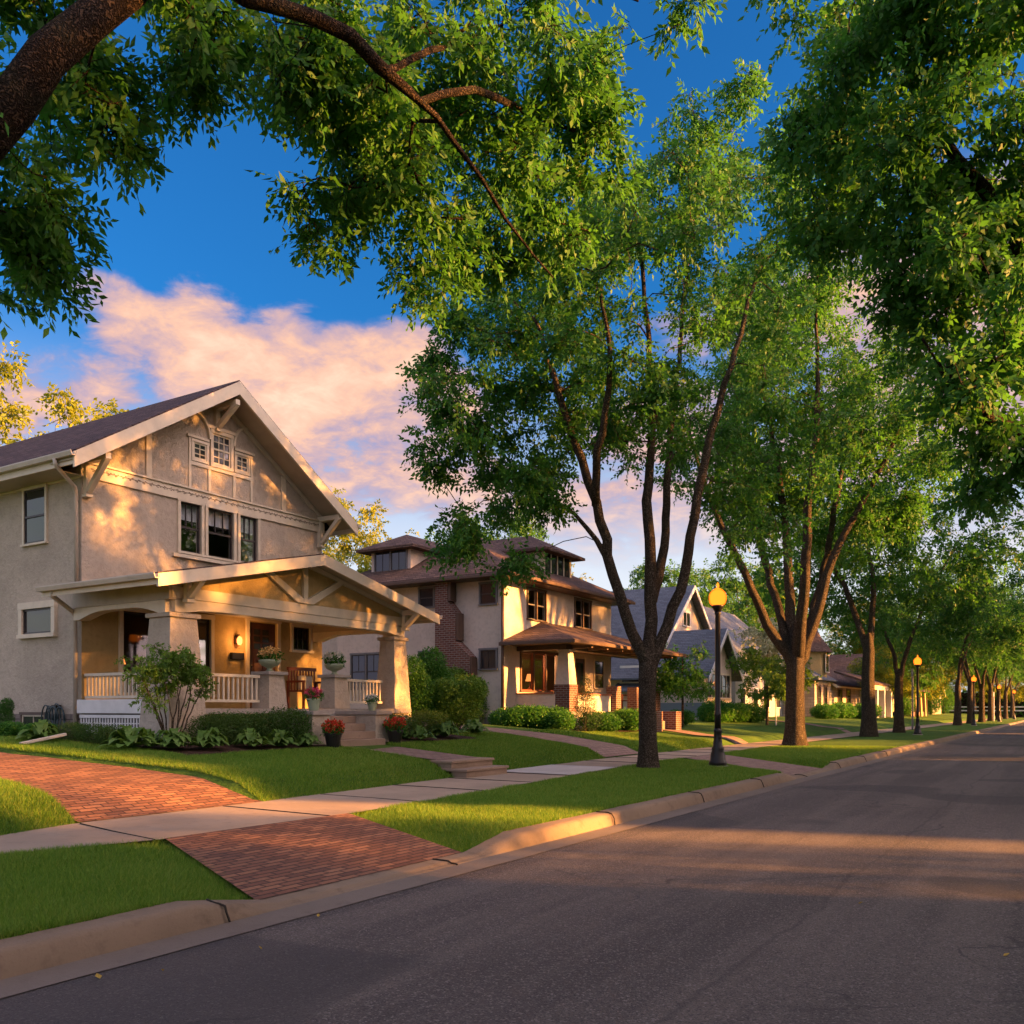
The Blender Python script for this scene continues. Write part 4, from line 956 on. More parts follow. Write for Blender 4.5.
# ================================================================== trees
NP3 = np.array
def resample(pts, rad, step):
    P = np.array(pts, float); n = len(P)
    if n > 2:   # Catmull-Rom
        Q = []; Rr = []
        for i in range(n - 1):
            p0 = P[max(i - 1, 0)]; p1 = P[i]; p2 = P[i + 1]; p3 = P[min(i + 2, n - 1)]
            m = max(2, int(np.linalg.norm(p2 - p1) / step))
            for k in range(m):
                t_ = k / m
                Q.append(.5 * ((2 * p1) + (-p0 + p2) * t_ + (2 * p0 - 5 * p1 + 4 * p2 - p3) * t_ ** 2 + (-p0 + 3 * p1 - 3 * p2 + p3) * t_ ** 3))
                Rr.append(rad[i] + (rad[i + 1] - rad[i]) * t_)
        Q.append(P[-1]); Rr.append(rad[-1]); return np.array(Q), np.array(Rr)
    m = max(2, int(np.linalg.norm(P[1] - P[0]) / step)); t_ = np.linspace(0, 1, m + 1)[:, None]
    return P[0] + (P[1] - P[0]) * t_, rad[0] + (rad[1] - rad[0]) * t_[:, 0]

def build_wood(limbs, targets, rng, step=.35, rt=.006, maxr=.09, wob=.07, attach_z=0.0):
    """limbs: list of (points, radii); every target is joined to the nearest wood by a curved twig"""
    pos, par, rad = [], [], []
    for li, (pts, rr_) in enumerate(limbs):
        Q, Rr = resample(pts, rr_, step)
        if li == 0: prev = -1; st = 0
        else:
            A = np.array(pos); prev = int(np.argmin(((A - Q[0]) ** 2).sum(1))); st = 0
        for k in range(st, len(Q)):
            j = Q[k] + (rng.normal(0, wob * .35, 3) if 0 < k and li > 0 else 0)
            pos.append(j); par.append(prev); rad.append(Rr[k]); prev = len(pos) - 1
    nl = len(pos)
    T = np.array(targets); A = np.array(pos)
    d0 = np.sqrt(((T[:, None, :] - A[None]) ** 2).sum(2)).min(1); order = np.argsort(d0)
    cap = nl + len(T) * 40; buf = np.zeros((cap, 3)); buf[:nl] = A; n = nl
    ok = np.ones(cap, bool); ok[:nl] = buf[:nl, 2] > attach_z
    for ti in order:
        tg = T[ti]; d = tg - buf[:n]; dist = np.sqrt((d ** 2).sum(1)); cost = dist + np.where(d[:, 2] < 0, -d[:, 2] * .5, 0) + np.where(ok[:n], 0, 50)
        i = int(np.argmin(cost)); L = dist[i]
        if L < .12: continue
        a = buf[i]; pd = a - buf[par[i]] if par[i] >= 0 else NP3([0, 0, 1.]); pd = pd / (np.linalg.norm(pd) + 1e-9)
        c1 = a + pd * L * .35 + NP3([0, 0, .12 * L]); m = min(38, max(2, int(L / step))); prev = i
        for k in range(1, m + 1):
            t_ = k / m; p = (1 - t_) ** 2 * a + 2 * t_ * (1 - t_) * c1 + t_ ** 2 * tg
            if k < m: p = p + rng.normal(0, wob * .5, 3)
            buf[n] = p; par.append(prev); rad.append(0.0); prev = n; n += 1
    pos = buf[:n]; cnt = np.zeros(n); ch = [[] for _ in range(n)]
    for i in range(n):
        if par[i] >= 0: ch[par[i]].append(i)
    for i in range(n - 1, -1, -1):
        if not ch[i]: cnt[i] = max(cnt[i], 1)
        if par[i] >= 0: cnt[par[i]] += cnt[i]
    r = np.minimum(rt * cnt ** .5, maxr)
    for i in range(n):
        r[i] = max(r[i], rad[i]) if i < nl else r[i]
        if par[i] >= 0 and i >= nl: r[i] = min(r[i], r[par[i]] * .85 + .001)
    mb = MB(); stack = [(0, -1)]
    while stack:
        s, p0 = stack.pop(); chain = [s] if p0 < 0 else [p0, s]; i = s
        while ch[i]:
            c_ = sorted(ch[i], key=lambda q: -(r[q] * 10 + cnt[q] * .001))
            for o_ in c_[1:]: stack.append((o_, i))
            i = c_[0]; chain.append(i)
        rc = [r[q] for q in chain]
        if p0 >= 0: rc[0] = min(r[p0], rc[1] * 1.15)
        m_ = max(rc); mb.tube([pos[q] for q in chain], rc, 14 if m_ > .15 else 8 if m_ > .05 else 4, cap=False)
    return mb

def leafcloud(C, per, spread, size, rng, droop=.35, aspect=.52, flat=.6, fine=False):
    """small pointed leaves scattered round the twig ends"""
    C = np.asarray(C); n = len(C) * per
    c = np.repeat(C, per, 0) + rng.normal(0, 1, (n, 3)) * NP3([spread, spread, spread * flat])
    a = rng.normal(0, 1, (n, 3)); a[:, 2] -= droop * 1.6; a /= np.linalg.norm(a, axis=1)[:, None]
    b = rng.normal(0, 1, (n, 3)); b[:, 2] += .0; b = np.cross(a, b); b /= np.linalg.norm(b, axis=1)[:, None]
    nn = np.cross(a, b); s = size * rng.uniform(.65, 1.25, n)[:, None]
    v0 = c; v2 = c + a * s; m = c + a * s * .42 + nn * s * .05; v1 = m + b * s * aspect * .5; v3 = m - b * s * aspect * .5
    if fine:
        m2 = c + a * s * .7; u1 = c + a * s * .3 + b * s * aspect * .46 + nn * s * .06; u2 = m2 + b * s * aspect * .36 + nn * s * .04; w1 = c + a * s * .3 - b * s * aspect * .46 + nn * s * .06; w2 = m2 - b * s * aspect * .36 + nn * s * .04
        V = np.stack([v0, u1, u2, v2, w2, w1], 1).reshape(-1, 3); i6 = np.arange(n)[:, None] * 6
        return V, np.concatenate([i6 + NP3([0, 1, 2, 3]), i6 + NP3([0, 3, 4, 5])])
    V = np.stack([v0, v1, v2, v3], 1).reshape(-1, 3); F_ = np.arange(n * 4).reshape(n, 4)
    return V, F_
def leafspray(C, ntw, L, nl, size, rng, aspect=.46, droop=.25):
    """leafy twigs: alternate leaves along short shoots that start at each twig end"""
    C = np.asarray(C); n = len(C) * ntw; nrm = lambda q: q / (np.linalg.norm(q, axis=-1, keepdims=True) + 1e-9)
    d = rng.normal(0, 1, (n, 3)); d[:, 2] = d[:, 2] * .75 - droop; d = nrm(d); st = np.repeat(C, ntw, 0) + rng.normal(0, 1, (n, 3)) * .10 * L
    ln = L * rng.uniform(.6, 1.2, n)[:, None]; s = nrm(np.cross(d, rng.normal(0, 1, (n, 3)))); up = np.cross(s, d)
    sag = NP3([0, 0, -1.0]) * ln * .22
    twV = np.stack([st - s * .004, st + s * .004, st + d * ln + sag, ], 1).reshape(-1, 3); twF = np.arange(n * 3).reshape(n, 3)
    k = np.arange(nl); t_ = .12 + .88 * (k + .6) / nl
    pos = st[:, None] + (d * ln)[:, None] * t_[None, :, None] + sag[:, None] * (t_ ** 2)[None, :, None]
    side = np.where(k % 2 == 0, 1.0, -1.0)[None, :, None]
    ax = nrm(d[:, None] * rng.uniform(.35, .9, (n, nl, 1)) + s[:, None] * side * rng.uniform(.5, 1.0, (n, nl, 1)) + up[:, None] * rng.normal(0, .35, (n, nl, 1)) + NP3([0, 0, -.25 - droop]))
    b = nrm(np.cross(ax, up[:, None] + rng.normal(0, .45, (n, nl, 3)))); pos = pos.reshape(-1, 3); ax = ax.reshape(-1, 3); b = b.reshape(-1, 3); nn = np.cross(ax, b)
    z = size * rng.uniform(.6, 1.2, len(pos))[:, None]; m = len(pos)
    V = np.stack([pos, pos + ax * z * .42 + b * z * aspect * .5 + nn * z * .05, pos + ax * z - nn * z * .08, pos + ax * z * .42 - b * z * aspect * .5 + nn * z * .05], 1).reshape(-1, 3)
    return V, np.arange(m * 4).reshape(m, 4), twV, twF
def ell(c, rad, n, rng, axes=None, shell=.42, clump=.12):
    d = rng.normal(0, 1, (n, 3)); d /= np.linalg.norm(d, axis=1)[:, None]; d *= (rng.uniform(0, 1, n) ** shell)[:, None]
    if n > 24 and clump:
        hub = d[:max(4, n // 6)]; d = hub[rng.integers(0, len(hub), n)] + rng.normal(0, 1, (n, 3)) * clump
    if axes is None: return NP3(c) + d * NP3(rad)
    A = np.array(axes); return NP3(c) + (d * NP3(rad)) @ A
CAMAX = [(CR[0], CR[1], 0), (CC[0], CC[1], 0), (0, 0, 1)]
def pblob(px, py, D, rx, ry, rd, n, rng, shell=.45):
    return ell(at(px, py, D), (rx / 903 * D, rd, ry / 903 * D), n, rng, CAMAX, shell)
def tree(name, loc, label, limbs, targets, rng, leafmat, per, spread, size, group=None, bark=None, cat='tree', attach_z=0.0, fine=False, aspect=.52, **kw):
    e = empty(name, loc, label, cat, group)
    wood = build_wood(limbs, targets, rng, attach_z=attach_z, **kw).build('trunk', bark or BARK, e, True)
    nl = 9; ntw = max(2, int(round(per / nl)))
    V, F_, TV, TF = leafspray(targets, ntw, spread * 1.9, nl, size, rng, aspect)
    mesh_np('crown', V, F_, leafmat, e); mesh_np('twigs', TV, TF, bark or BARK, e)
    return e

def fork_pts(lst): return [at(*p) for p in lst]
rng = np.random.default_rng(7)
# --- street tree 1: three limbs from a low fork, beside the first lamp
D = 18.8; b0 = at(648, 770, D); b0 = (b0[0], b0[1], .15)
limbs = [([b0, at(648, 745, D), at(647, 700, D), at(648, 662, D), at(649, 640, D)], [.26, .19, .175, .19, .11]),
         ([at(648, 668, D), at(632, 632, D - .1), at(614, 575, D - .3), at(600, 520, D - .6), at(583, 460, D - 1.0), at(560, 395, D - 1.5), at(535, 320, D - 2)], [.15, .125, .115, .105, .09, .065, .03]),
         ([at(649, 668, D), at(650, 620, D + .2), at(650, 560, D + .4), at(648, 500, D + .5), at(652, 430, D + .6), at(648, 340, D + .6), at(640, 240, D + .5)], [.155, .13, .12, .105, .08, .055, .025]),
         ([at(650, 668, D), at(668, 625, D + .1), at(684, 570, D), at(698, 500, D - .1), at(712, 430, D), at(735, 350, D + .3), at(762, 260, D + .8)], [.14, .115, .105, .095, .08, .055, .03]),
         ([at(652, 600, D + .3), at(664, 545, D + .9), at(668, 470, D + 1.5), at(676, 380, D + 2), at(690, 250, D + 2.2)], [.12, .10, .085, .06, .025]),
         ([at(608, 560, D - .3), at(588, 530, D + .4), at(560, 505, D + .8), at(520, 500, D + 1.2)], [.07, .05, .035, .02]),
         ([at(596, 505, D - .7), at(600, 450, D - 1.6), at(610, 370, D - 2.2), at(600, 290, D - 2.4)], [.09, .075, .05, .025])]
T1 = np.vstack([pblob(*a, rng) for a in (
    (640, 320, D, 125, 160, 3.6, 150), (520, 400, D - .6, 95, 95, 2.6, 105), (445, 430, D - .8, 52, 42, 1.4, 38), (560, 265, D - .8, 95, 95, 3, 95),
    (740, 300, D + .5, 85, 120, 3, 90), (500, 490, D, 60, 45, 1.8, 44), (462, 540, D - .3, 34, 22, 1.0, 20), (515, 562, D - .5, 26, 12, .8, 10), (480, 330, D - .6, 50, 50, 2, 40),
    (650, 190, D, 75, 80, 2.4, 70), (730, 175, D + .3, 60, 60, 2.2, 50), (690, 450, D + .8, 90, 70, 2.4, 44), (620, 440, D + 1.5, 80, 60, 1.6, 26), (770, 420, D + 1.2, 60, 70, 2, 30),
    (600, 345, D - 2, 80, 60, 1.2, 30), (700, 130, D, 40, 30, 1.4, 18), (435, 385, D - .5, 30, 22, .8, 10), (760, 540, D + 1.5, 40, 26, 1.6, 12))])
tree('street_tree', b0, 'nearest street tree, splitting low into three limbs beside the first lamp post', limbs, T1, rng, LEAF, 90, .25, .118, 'street trees along the left kerb', attach_z=3.2)

# --- street tree 2: thick trunk, wide vase of limbs
D = 31.4; b0 = at(795, 746, D); b0 = (b0[0], b0[1], .15)
def L2(lst, r): return ([at(px, py, D + dd) for px, py, dd in lst], r)
limbs = [([b0, at(795, 728, D), at(795, 690, D), at(796, 655, D), at(797, 625, D)], [.47, .34, .31, .31, .16]),
         L2([(793, 665, 0), (768, 625, 0), (752, 588, -.5), (728, 540, -1), (706, 490, -2), (690, 430, -2.5)], [.21, .165, .135, .11, .08, .035]),
         L2([(796, 660, 0), (789, 600, .5), (786, 540, 1), (778, 470, 1.5), (765, 400, 2), (755, 320, 2)], [.21, .17, .14, .11, .08, .035]),
         L2([(797, 660, 0), (803, 600, -1), (806, 540, -1.5), (812, 470, -2), (818, 400, -2), (815, 300, -2)], [.23, .18, .15, .12, .08, .035]),
         L2([(799, 665, 0), (818, 610, 0), (832, 560, 0), (858, 510, 0), (884, 462, 0), (905, 415, 0)], [.21, .17, .14, .11, .08, .035]),
         L2([(800, 660, 0), (822, 580, 1.5), (834, 510, 2.5), (850, 430, 3.5), (858, 350, 4)], [.16, .13, .10, .07, .03]),
         L2([(790, 650, 0), (765, 560, 2), (745, 480, 3), (735, 400, 3.5)], [.17, .13, .09, .03])]
T2 = np.vstack([pblob(*a, rng) for a in (
    (800, 400, D, 125, 120, 6, 300), (722, 425, D - 1.0, 66, 66, 3.2, 80), (880, 420, D, 70, 85, 4, 120), (810, 290, D, 95, 75, 5, 130),
    (770, 505, D + 2, 80, 45, 3, 70), (860, 520, D + 2, 60, 45, 3, 60), (905, 490, D, 40, 50, 3, 40), (750, 330, D, 70, 70, 4, 70))])
tree('street_tree', b0, 'thick-trunked street tree with a wide vase of limbs, second along the kerb', limbs, T2, rng, LEAF, 99, .36, .158, 'street trees along the left kerb', attach_z=5.2, step=.5)

# --- overhead tree at the left edge, limb crossing the top-left corner
b0 = (-7.05, 1.55, .15)
limbs = [([b0, (-7.0, 1.6, 1.0), (-6.9, 1.9, 3.0), (-6.6, 2.5, 4.5)], [.34, .26, .23, .20]),
         ([(-6.6, 2.5, 4.5), at(-25, 150, 5.6), at(50, 55, 5.6), at(130, -15, 5.9), at(215, -75, 6.3), at(330, -140, 7.0)], [.16, .14, .12, .10, .085, .06]),
         ([at(130, -15, 5.9), at(120, -90, 6.2), at(130, -190, 6.5), at(160, -330, 6.8)], [.09, .08, .06, .04]),
         ([at(130, -15, 5.9), at(205, -24, 5.9), at(280, 4, 6.1), at(345, 38, 6.5), at(410, 92, 7.0), at(458, 145, 7.4), at(505, 215, 7.9), at(552, 280, 8.4)], [.07, .046, .038, .034, .029, .022, .015, .007]),
         ([at(420, 102, 7.1), at(475, 92, 7.6), at(530, 112, 9.0), at(580, 135, 9.4)], [.022, .018, .013, .007]),
         ([at(385, 70, 6.8), at(430, 50, 7.4), at(480, 25, 8.6), at(540, 5, 9)], [.022, .017, .012, .007]),
         ([at(330, -140, 7.0), at(450, -100, 8), at(560, -40, 9), at(640, 0, 9.5)], [.08, .06, .04, .015]),
         ([at(-25, 150, 5.6), at(-60, 90, 6.2), at(-110, 30, 7)], [.12, .08, .05])]
FT = np.vstack([pblob(*a, rng) for a in (
    (55, 75, 6.6, 75, 70, 1.0, 46), (0, 200, 6.5, 56, 80, 1.0, 52), (-30, 120, 6, 80, 110, 1.0, 24), (130, 45, 6.6, 70, 55, .9, 36), (110, 110, 6.6, 34, 34, .5, 12), (210, 40, 6.8, 80, 50, .9, 60), (30, 235, 6.6, 40, 36, .5, 20),
    (300, 60, 7.4, 70, 75, 1.0, 75), (355, 130, 7.9, 70, 85, 1.1, 90), (330, 215, 8.0, 40, 40, .7, 22), (400, 190, 8.4, 62, 70, 1.1, 70), (430, 80, 8.5, 85, 80, 1.2, 90), (420, 262, 8.8, 32, 36, .7, 16),
    (500, 170, 9.2, 80, 80, 1.2, 90), (520, 60, 9.0, 90, 70, 1.2, 90), (585, 150, 9.8, 55, 65, 1.1, 60), (600, 55, 9.4, 45, 50, 1.0, 35), (480, 260, 9.5, 50, 40, .8, 30), (688, 16, 8.2, 22, 16, .3, 6), (0, 290, 6.5, 14, 12, .3, 3),
    (200, -60, 6.5, 220, 70, 2, 36), (480, -60, 8.5, 200, 60, 2, 34), (560, 235, 9.8, 40, 40, .8, 20))])
tree('overhanging_tree', b0, 'tree at the left edge whose dark limb and hanging leaves fill the top left corner', limbs, FT, rng, LEAF, 54, .15, .092, bark=BARK_D, fine=True, aspect=.44, attach_z=4.6, step=.28, rt=.0035, wob=.05)

# --- overhanging tree on the right side of the street
b0 = (6.4, 17.0, .2)
limbs = [([b0, (6.4, 17, 1.2), (6.2, 16.9, 3.2), (5.9, 16.7, 4.6)], [.62, .46, .42, .40]),
         ([(5.9, 16.7, 4.6), (4.6, 16.0, 6.0), at(1090, 330, 12.5), at(1010, 225, 12.5), at(935, 130, 12.5), at(900, 50, 12.5)], [.28, .22, .15, .10, .075, .03]),
         ([(5.9, 16.7, 4.6), (4.6, 15.5, 6.0), at(1100, 250, 12), at(1024, 130, 11.8), at(985, 30, 11.6), at(960, -60, 11.5)], [.26, .19, .13, .09, .06, .03]),
         ([(5.6, 16.6, 4.8), at(1120, 460, 12.5), at(1030, 435, 12), at(965, 398, 11.5), at(925, 340, 11.2)], [.2, .13, .09, .06, .02]),
         ([(5.9, 16.7, 4.6), (6.6, 18, 8), (6.8, 18.5, 12), (6.5, 18, 15)], [.28, .22, .14, .05]),
         ([(5.9, 16.7, 4.6), (8.5, 15.5, 8), (10, 14.5, 11)], [.24, .17, .07]),
         ([(5.9, 16.7, 4.6), (5.2, 20, 8), (4.2, 22.5, 11)], [.24, .17, .07])]
RT = np.vstack([pblob(*a, rng) for a in (
    (930, 110, 12.5, 110, 100, 2.2, 150), (860, 70, 13, 62, 90, 1.8, 80), (990, 260, 12, 70, 80, 1.6, 70), (880, 210, 13, 70, 55, 1.6, 55), (1000, 350, 11.5, 60, 55, 1.2, 50), (960, 385, 11, 36, 28, .6, 16),
    (830, 190, 13.5, 40, 40, 1.2, 22), (1000, 30, 11.5, 90, 90, 2, 70), (880, -60, 12.5, 100, 70, 2, 50), (1080, 200, 13, 80, 150, 2.5, 60), (930, 300, 13, 55, 45, 1.4, 36), (1000, 480, 13, 42, 42, 1.2, 30), (1005, 425, 12, 36, 26, .8, 26), (1010, 200, 12.5, 50, 60, 1.4, 50), (960, 210, 13.5, 60, 60, 1.4, 45), (820, 120, 13.5, 40, 60, 1.4, 26), (940, 20, 12, 70, 50, 1.4, 40))] +
    [ell((7, 19, 11), (5.5, 5.5, 4.5), 330, rng), ell((3, 21, 10.5), (4, 4.5, 3.5), 170, rng), ell((6.5, 21.6, 8.0), (3.2, 4.6, 2.4), 170, rng), ell((8.8, 22.4, 6.8), (2.4, 4.2, 2.4), 130, rng), ell((7.5, 18.6, 8.8), (3, 3, 2), 110, rng), ell((7.5, 18.0, 6.6), (2.4, 2.8, 1.7), 80, rng)])  # lower crown masses, out of view, added to shade the craftsman porch
tree('overhanging_tree', b0, 'tall tree on the right side of the street reaching into the top right corner', limbs, RT, rng, LEAF, 56, .24, .125, bark=BARK_D, attach_z=4.2, step=.45)

# --- generic vase-shaped street trees (three shapes, copied)
def vase_limbs(rng, H, fork, r0, spread, n):
    lb = [([(0, 0, 0), (0, 0, fork * .25), (.05, 0, fork * .7), (0, 0, fork), (0, 0, fork * 1.2)], [r0 * 1.45, r0 * 1.05, r0 * .92, r0 * .85, r0 * .3])]
    for k in range(n):
        a = 2 * math.pi * (k + rng.uniform(-.25, .25)) / n; s = spread * rng.uniform(.55, 1.0); top = H * rng.uniform(.7, .88)
        pts = [(0, 0, fork * .93)]
        for t_ in (.22, .45, .7, 1.0):
            rr_ = s * t_ ** 1.15; z = fork + (top - fork) * t_ ** .85; aa = a + .25 * math.sin(t_ * 4 + k)
            pts.append((rr_ * math.cos(aa), rr_ * math.sin(aa), z))
        lb.append((pts, [r0 * .55, r0 * .42, r0 * .31, r0 * .2, r0 * .07]))
    return lb
def generic(name, label, seed, H, fork, r0, spread, n, leafmat, blobs, per, sp, size, bark=None, group=None, **kw):
    rg = np.random.default_rng(seed)
    tg = np.vstack([ell(c, r, k, rg) for c, r, k in blobs])
    return tree(name, (0, 0, 0), label, vase_limbs(rg, H, fork, r0, spread, n), tg, rg, leafmat, per, sp, size, group, bark, attach_z=fork * .9, step=.5, **kw)
GA = generic('street_tree', '', 11, 14, 3.6, .27, 5, 6, LEAF, [((0, 0, 10), (5.5, 5.5, 3.8), 240), ((2.5, 1, 7.5), (3.2, 3.2, 2), 70), ((-2.5, -2, 7.2), (3.2, 3, 2), 70), ((0, 0, 12.8), (3, 3, 1.6), 60)], 56, .45, .20)
GB = generic('street_tree', '', 12, 13, 3.0, .25, 5.2, 7, LEAF_D, [((0, 0, 8.8), (6, 5.6, 3.8), 250), ((1.5, -3, 6.4), (3, 2.6, 1.8), 60), ((-3, 2, 6.6), (3, 3, 1.8), 60), ((.5, 0, 12), (3, 3, 1.4), 50)], 56, .45, .20)
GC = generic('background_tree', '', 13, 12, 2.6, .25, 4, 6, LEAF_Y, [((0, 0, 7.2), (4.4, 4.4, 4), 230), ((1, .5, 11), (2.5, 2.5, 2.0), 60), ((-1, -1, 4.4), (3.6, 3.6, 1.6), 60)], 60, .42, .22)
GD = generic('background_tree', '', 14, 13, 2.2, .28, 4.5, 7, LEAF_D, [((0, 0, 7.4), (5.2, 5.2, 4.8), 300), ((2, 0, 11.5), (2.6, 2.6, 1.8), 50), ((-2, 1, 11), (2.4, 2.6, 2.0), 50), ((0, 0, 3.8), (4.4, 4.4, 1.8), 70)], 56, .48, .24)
used = set()
def put(proto, x, y, rz, sc_, label, group):
    z = zt(x, y) - .05
    if proto.name in used: return copy_thing(proto, (x, y, z), rz, label, group, sc_)
    used.add(proto.name); proto.location = (x, y, z); proto.rotation_euler = (0, 0, rz); proto.scale = (sc_,) * 3; proto['label'] = label; proto['group'] = group; return proto
ordn = ['third', 'fourth', 'fifth', 'sixth', 'seventh', 'eighth', 'ninth', 'tenth', 'eleventh']
G_ST = 'street trees along the left kerb'
for k, (y, sc_, p_, rz) in enumerate([(44.2, 1.12, GA, 2.6), (52.8, .98, GB, 2.1), (80, 1.05, GB, 1.0), (91, 1.0, GA, 3.3), (103, 1.1, GB, 5.0), (115, 1.0, GA, 2.0), (128, 1.1, GB, 4.2), (142, 1.0, GA, 1.2), (158, 1.1, GB, .1)]):
    nm = {0: 'street tree with a dark forked trunk, third along the kerb behind the thick one', 1: 'street tree just left of the second lit lamp, fourth along the kerb'}.get(k, 'distant street tree, %s along the kerb counting from the camera' % ordn[k])
    put(p_, -7.95 if k < 2 else -7.7, y, rz, sc_, nm, G_ST)
G_RT = 'street trees along the right kerb'
for k, (x, y, sc_, p_, rz) in enumerate([(5.6, 29, 1.3, GB, 1.9), (5.0, 49.5, 1.5, GA, .8), (4.8, 61, 1.45, GB, 3.9), (4.8, 76, 1.45, GA, 5.1), (4.8, 92, 1.5, GB, 2.2), (4.8, 110, 1.5, GA, 3.0), (4.8, 130, 1.5, GB, .6), (6.2, 3.5, 1.05, GB, 3.0), (6.0, -7, 1.1, GA, 1), (5.4, 42.0, .85, GB, 4.4)]):  # smaller last tree added in the gap to dapple the foursquare front
    put(p_, x, y, rz, sc_, 'dark tree over the right side of the street, %s from the camera' % ['second', 'third', 'fourth', 'fifth', 'sixth', 'seventh', 'eighth', 'first', 'nearest', 'added for shade, between second and third'][k], G_RT)
G_BG = 'trees behind the houses'
bgl = [
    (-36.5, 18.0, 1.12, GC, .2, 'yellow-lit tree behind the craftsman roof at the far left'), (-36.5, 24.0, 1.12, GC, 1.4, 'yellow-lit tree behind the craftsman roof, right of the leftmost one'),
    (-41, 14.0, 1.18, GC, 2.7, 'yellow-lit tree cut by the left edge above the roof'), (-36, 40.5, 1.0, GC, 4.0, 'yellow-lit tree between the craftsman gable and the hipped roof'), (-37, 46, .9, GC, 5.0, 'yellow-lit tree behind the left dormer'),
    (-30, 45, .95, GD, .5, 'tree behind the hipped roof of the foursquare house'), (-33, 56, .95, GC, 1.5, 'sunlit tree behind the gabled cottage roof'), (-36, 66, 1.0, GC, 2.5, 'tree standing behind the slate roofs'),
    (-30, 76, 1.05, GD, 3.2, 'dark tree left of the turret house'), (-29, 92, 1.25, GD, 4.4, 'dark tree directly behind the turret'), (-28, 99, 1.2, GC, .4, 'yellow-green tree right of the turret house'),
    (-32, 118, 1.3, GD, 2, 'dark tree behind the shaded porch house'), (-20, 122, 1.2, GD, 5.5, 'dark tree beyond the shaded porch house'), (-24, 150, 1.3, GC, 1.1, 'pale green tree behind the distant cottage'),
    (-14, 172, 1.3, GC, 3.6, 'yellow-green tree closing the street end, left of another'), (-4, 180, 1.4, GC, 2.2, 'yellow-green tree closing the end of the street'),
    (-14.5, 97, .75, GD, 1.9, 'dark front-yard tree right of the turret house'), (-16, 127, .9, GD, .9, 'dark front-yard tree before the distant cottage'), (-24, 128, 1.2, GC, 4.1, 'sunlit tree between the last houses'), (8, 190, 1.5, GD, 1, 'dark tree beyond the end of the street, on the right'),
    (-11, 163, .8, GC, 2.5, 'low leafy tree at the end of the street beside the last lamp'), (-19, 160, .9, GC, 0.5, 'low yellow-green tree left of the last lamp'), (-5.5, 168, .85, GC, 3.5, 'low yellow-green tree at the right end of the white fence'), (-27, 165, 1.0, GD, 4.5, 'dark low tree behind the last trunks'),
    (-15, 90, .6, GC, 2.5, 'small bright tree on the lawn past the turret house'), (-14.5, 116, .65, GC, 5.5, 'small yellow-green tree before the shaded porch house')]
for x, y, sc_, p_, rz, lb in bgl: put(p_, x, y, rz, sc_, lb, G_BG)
G_AC = 'tall trees across the street'
for k, (x, y, sc_) in enumerate([(28.5, 27, 1.05), (12, 5.5, 1.0), (11.5, -2, 1.1), (31, 38, 1.0), (12, 58, 1.0), (12, 70, .95)]):  # farthest pair added out of view to shade the cottage and clapboard house
    put(GD, x, y, k * 1.3, sc_, 'tree in a front yard across the street, number %s from the camera' % ['three', 'two', 'one', 'four', 'five (added for shade)', 'six (added for shade)', 'seven', 'eight'][k], G_AC)

# ================================================================== small plants
def onx(px, X, dz=0.0):
    k = (px - 512) / 903; D_ = X / (CC[0] + k * CR[0]); y = D_ * (CC[1] + k * CR[1]); return (X, y, zt(X, y) + dz)
def bush(name, cat, seed, blobs, n, size, material, aspect=.5, shell=.25):
    rg = np.random.default_rng(seed); e = empty(name, (0, 0, 0), '', cat)
    C = np.vstack([ell(c, r, max(1, int(n * w_)), rg, None, shell, 0) for c, r, w_ in blobs]); C = C[C[:, 2] > .0]
    V, F_ = leafcloud(C, 3, .03, size, rg, .0, aspect, 1.0); V[:, 2] = np.maximum(V[:, 2], .0); mesh_np('foliage', V, F_, material, e, False, True)
    mb_ = MB()
    for k in range(7):
        a = rg.uniform(0, 6.28); b_ = blobs[k % len(blobs)]; c = b_[0]
        mb_.tube([(.04 * math.cos(a), .04 * math.sin(a), 0), (c[0] * .5 + .05 * math.cos(a), c[1] * .5 + .05 * math.sin(a), c[2] * .6), (c[0] + b_[1][0] * .5 * math.cos(a), c[1] + b_[1][1] * .5 * math.sin(a), c[2] + b_[1][2] * .3)], [.014, .01, .004], 4)
    mb_.build('stem', BARK, e, local=True)
    return e
BX = bush('boxwood_bush', 'bush', 1, [((0, 0, .30), (.42, .42, .32), 1), ((.22, .2, .36), (.25, .25, .24), .4)], 1500, .035, HEDGE)
LS = bush('leafy_shrub', 'shrub', 2, [((0, 0, .75), (.62, .62, .62), 1), ((.3, .25, 1.1), (.42, .42, .38), .5), ((-.35, -.2, 1.0), (.4, .4, .4), .5)], 2200, .065, SHRUB)
DS = bush('dark_shrub', 'shrub', 3, [((0, 0, .8), (.6, .6, .75), 1), ((.2, .1, 1.5), (.4, .4, .5), .5)], 1900, .07, LEAF_D)
LB = bush('low_bush', 'bush', 4, [((0, 0, .3), (.65, .55, .36), 1), ((.3, .4, .35), (.4, .4, .3), .4)], 1500, .075, LEAF)
CF = bush('small_conifer', 'conifer', 5, [((0, 0, .45), (.62, .62, .45), 1), ((0, 0, 1.0), (.42, .42, .45), .7), ((0, 0, 1.5), (.22, .22, .45), .4)], 1700, .055, CONIF, .22)
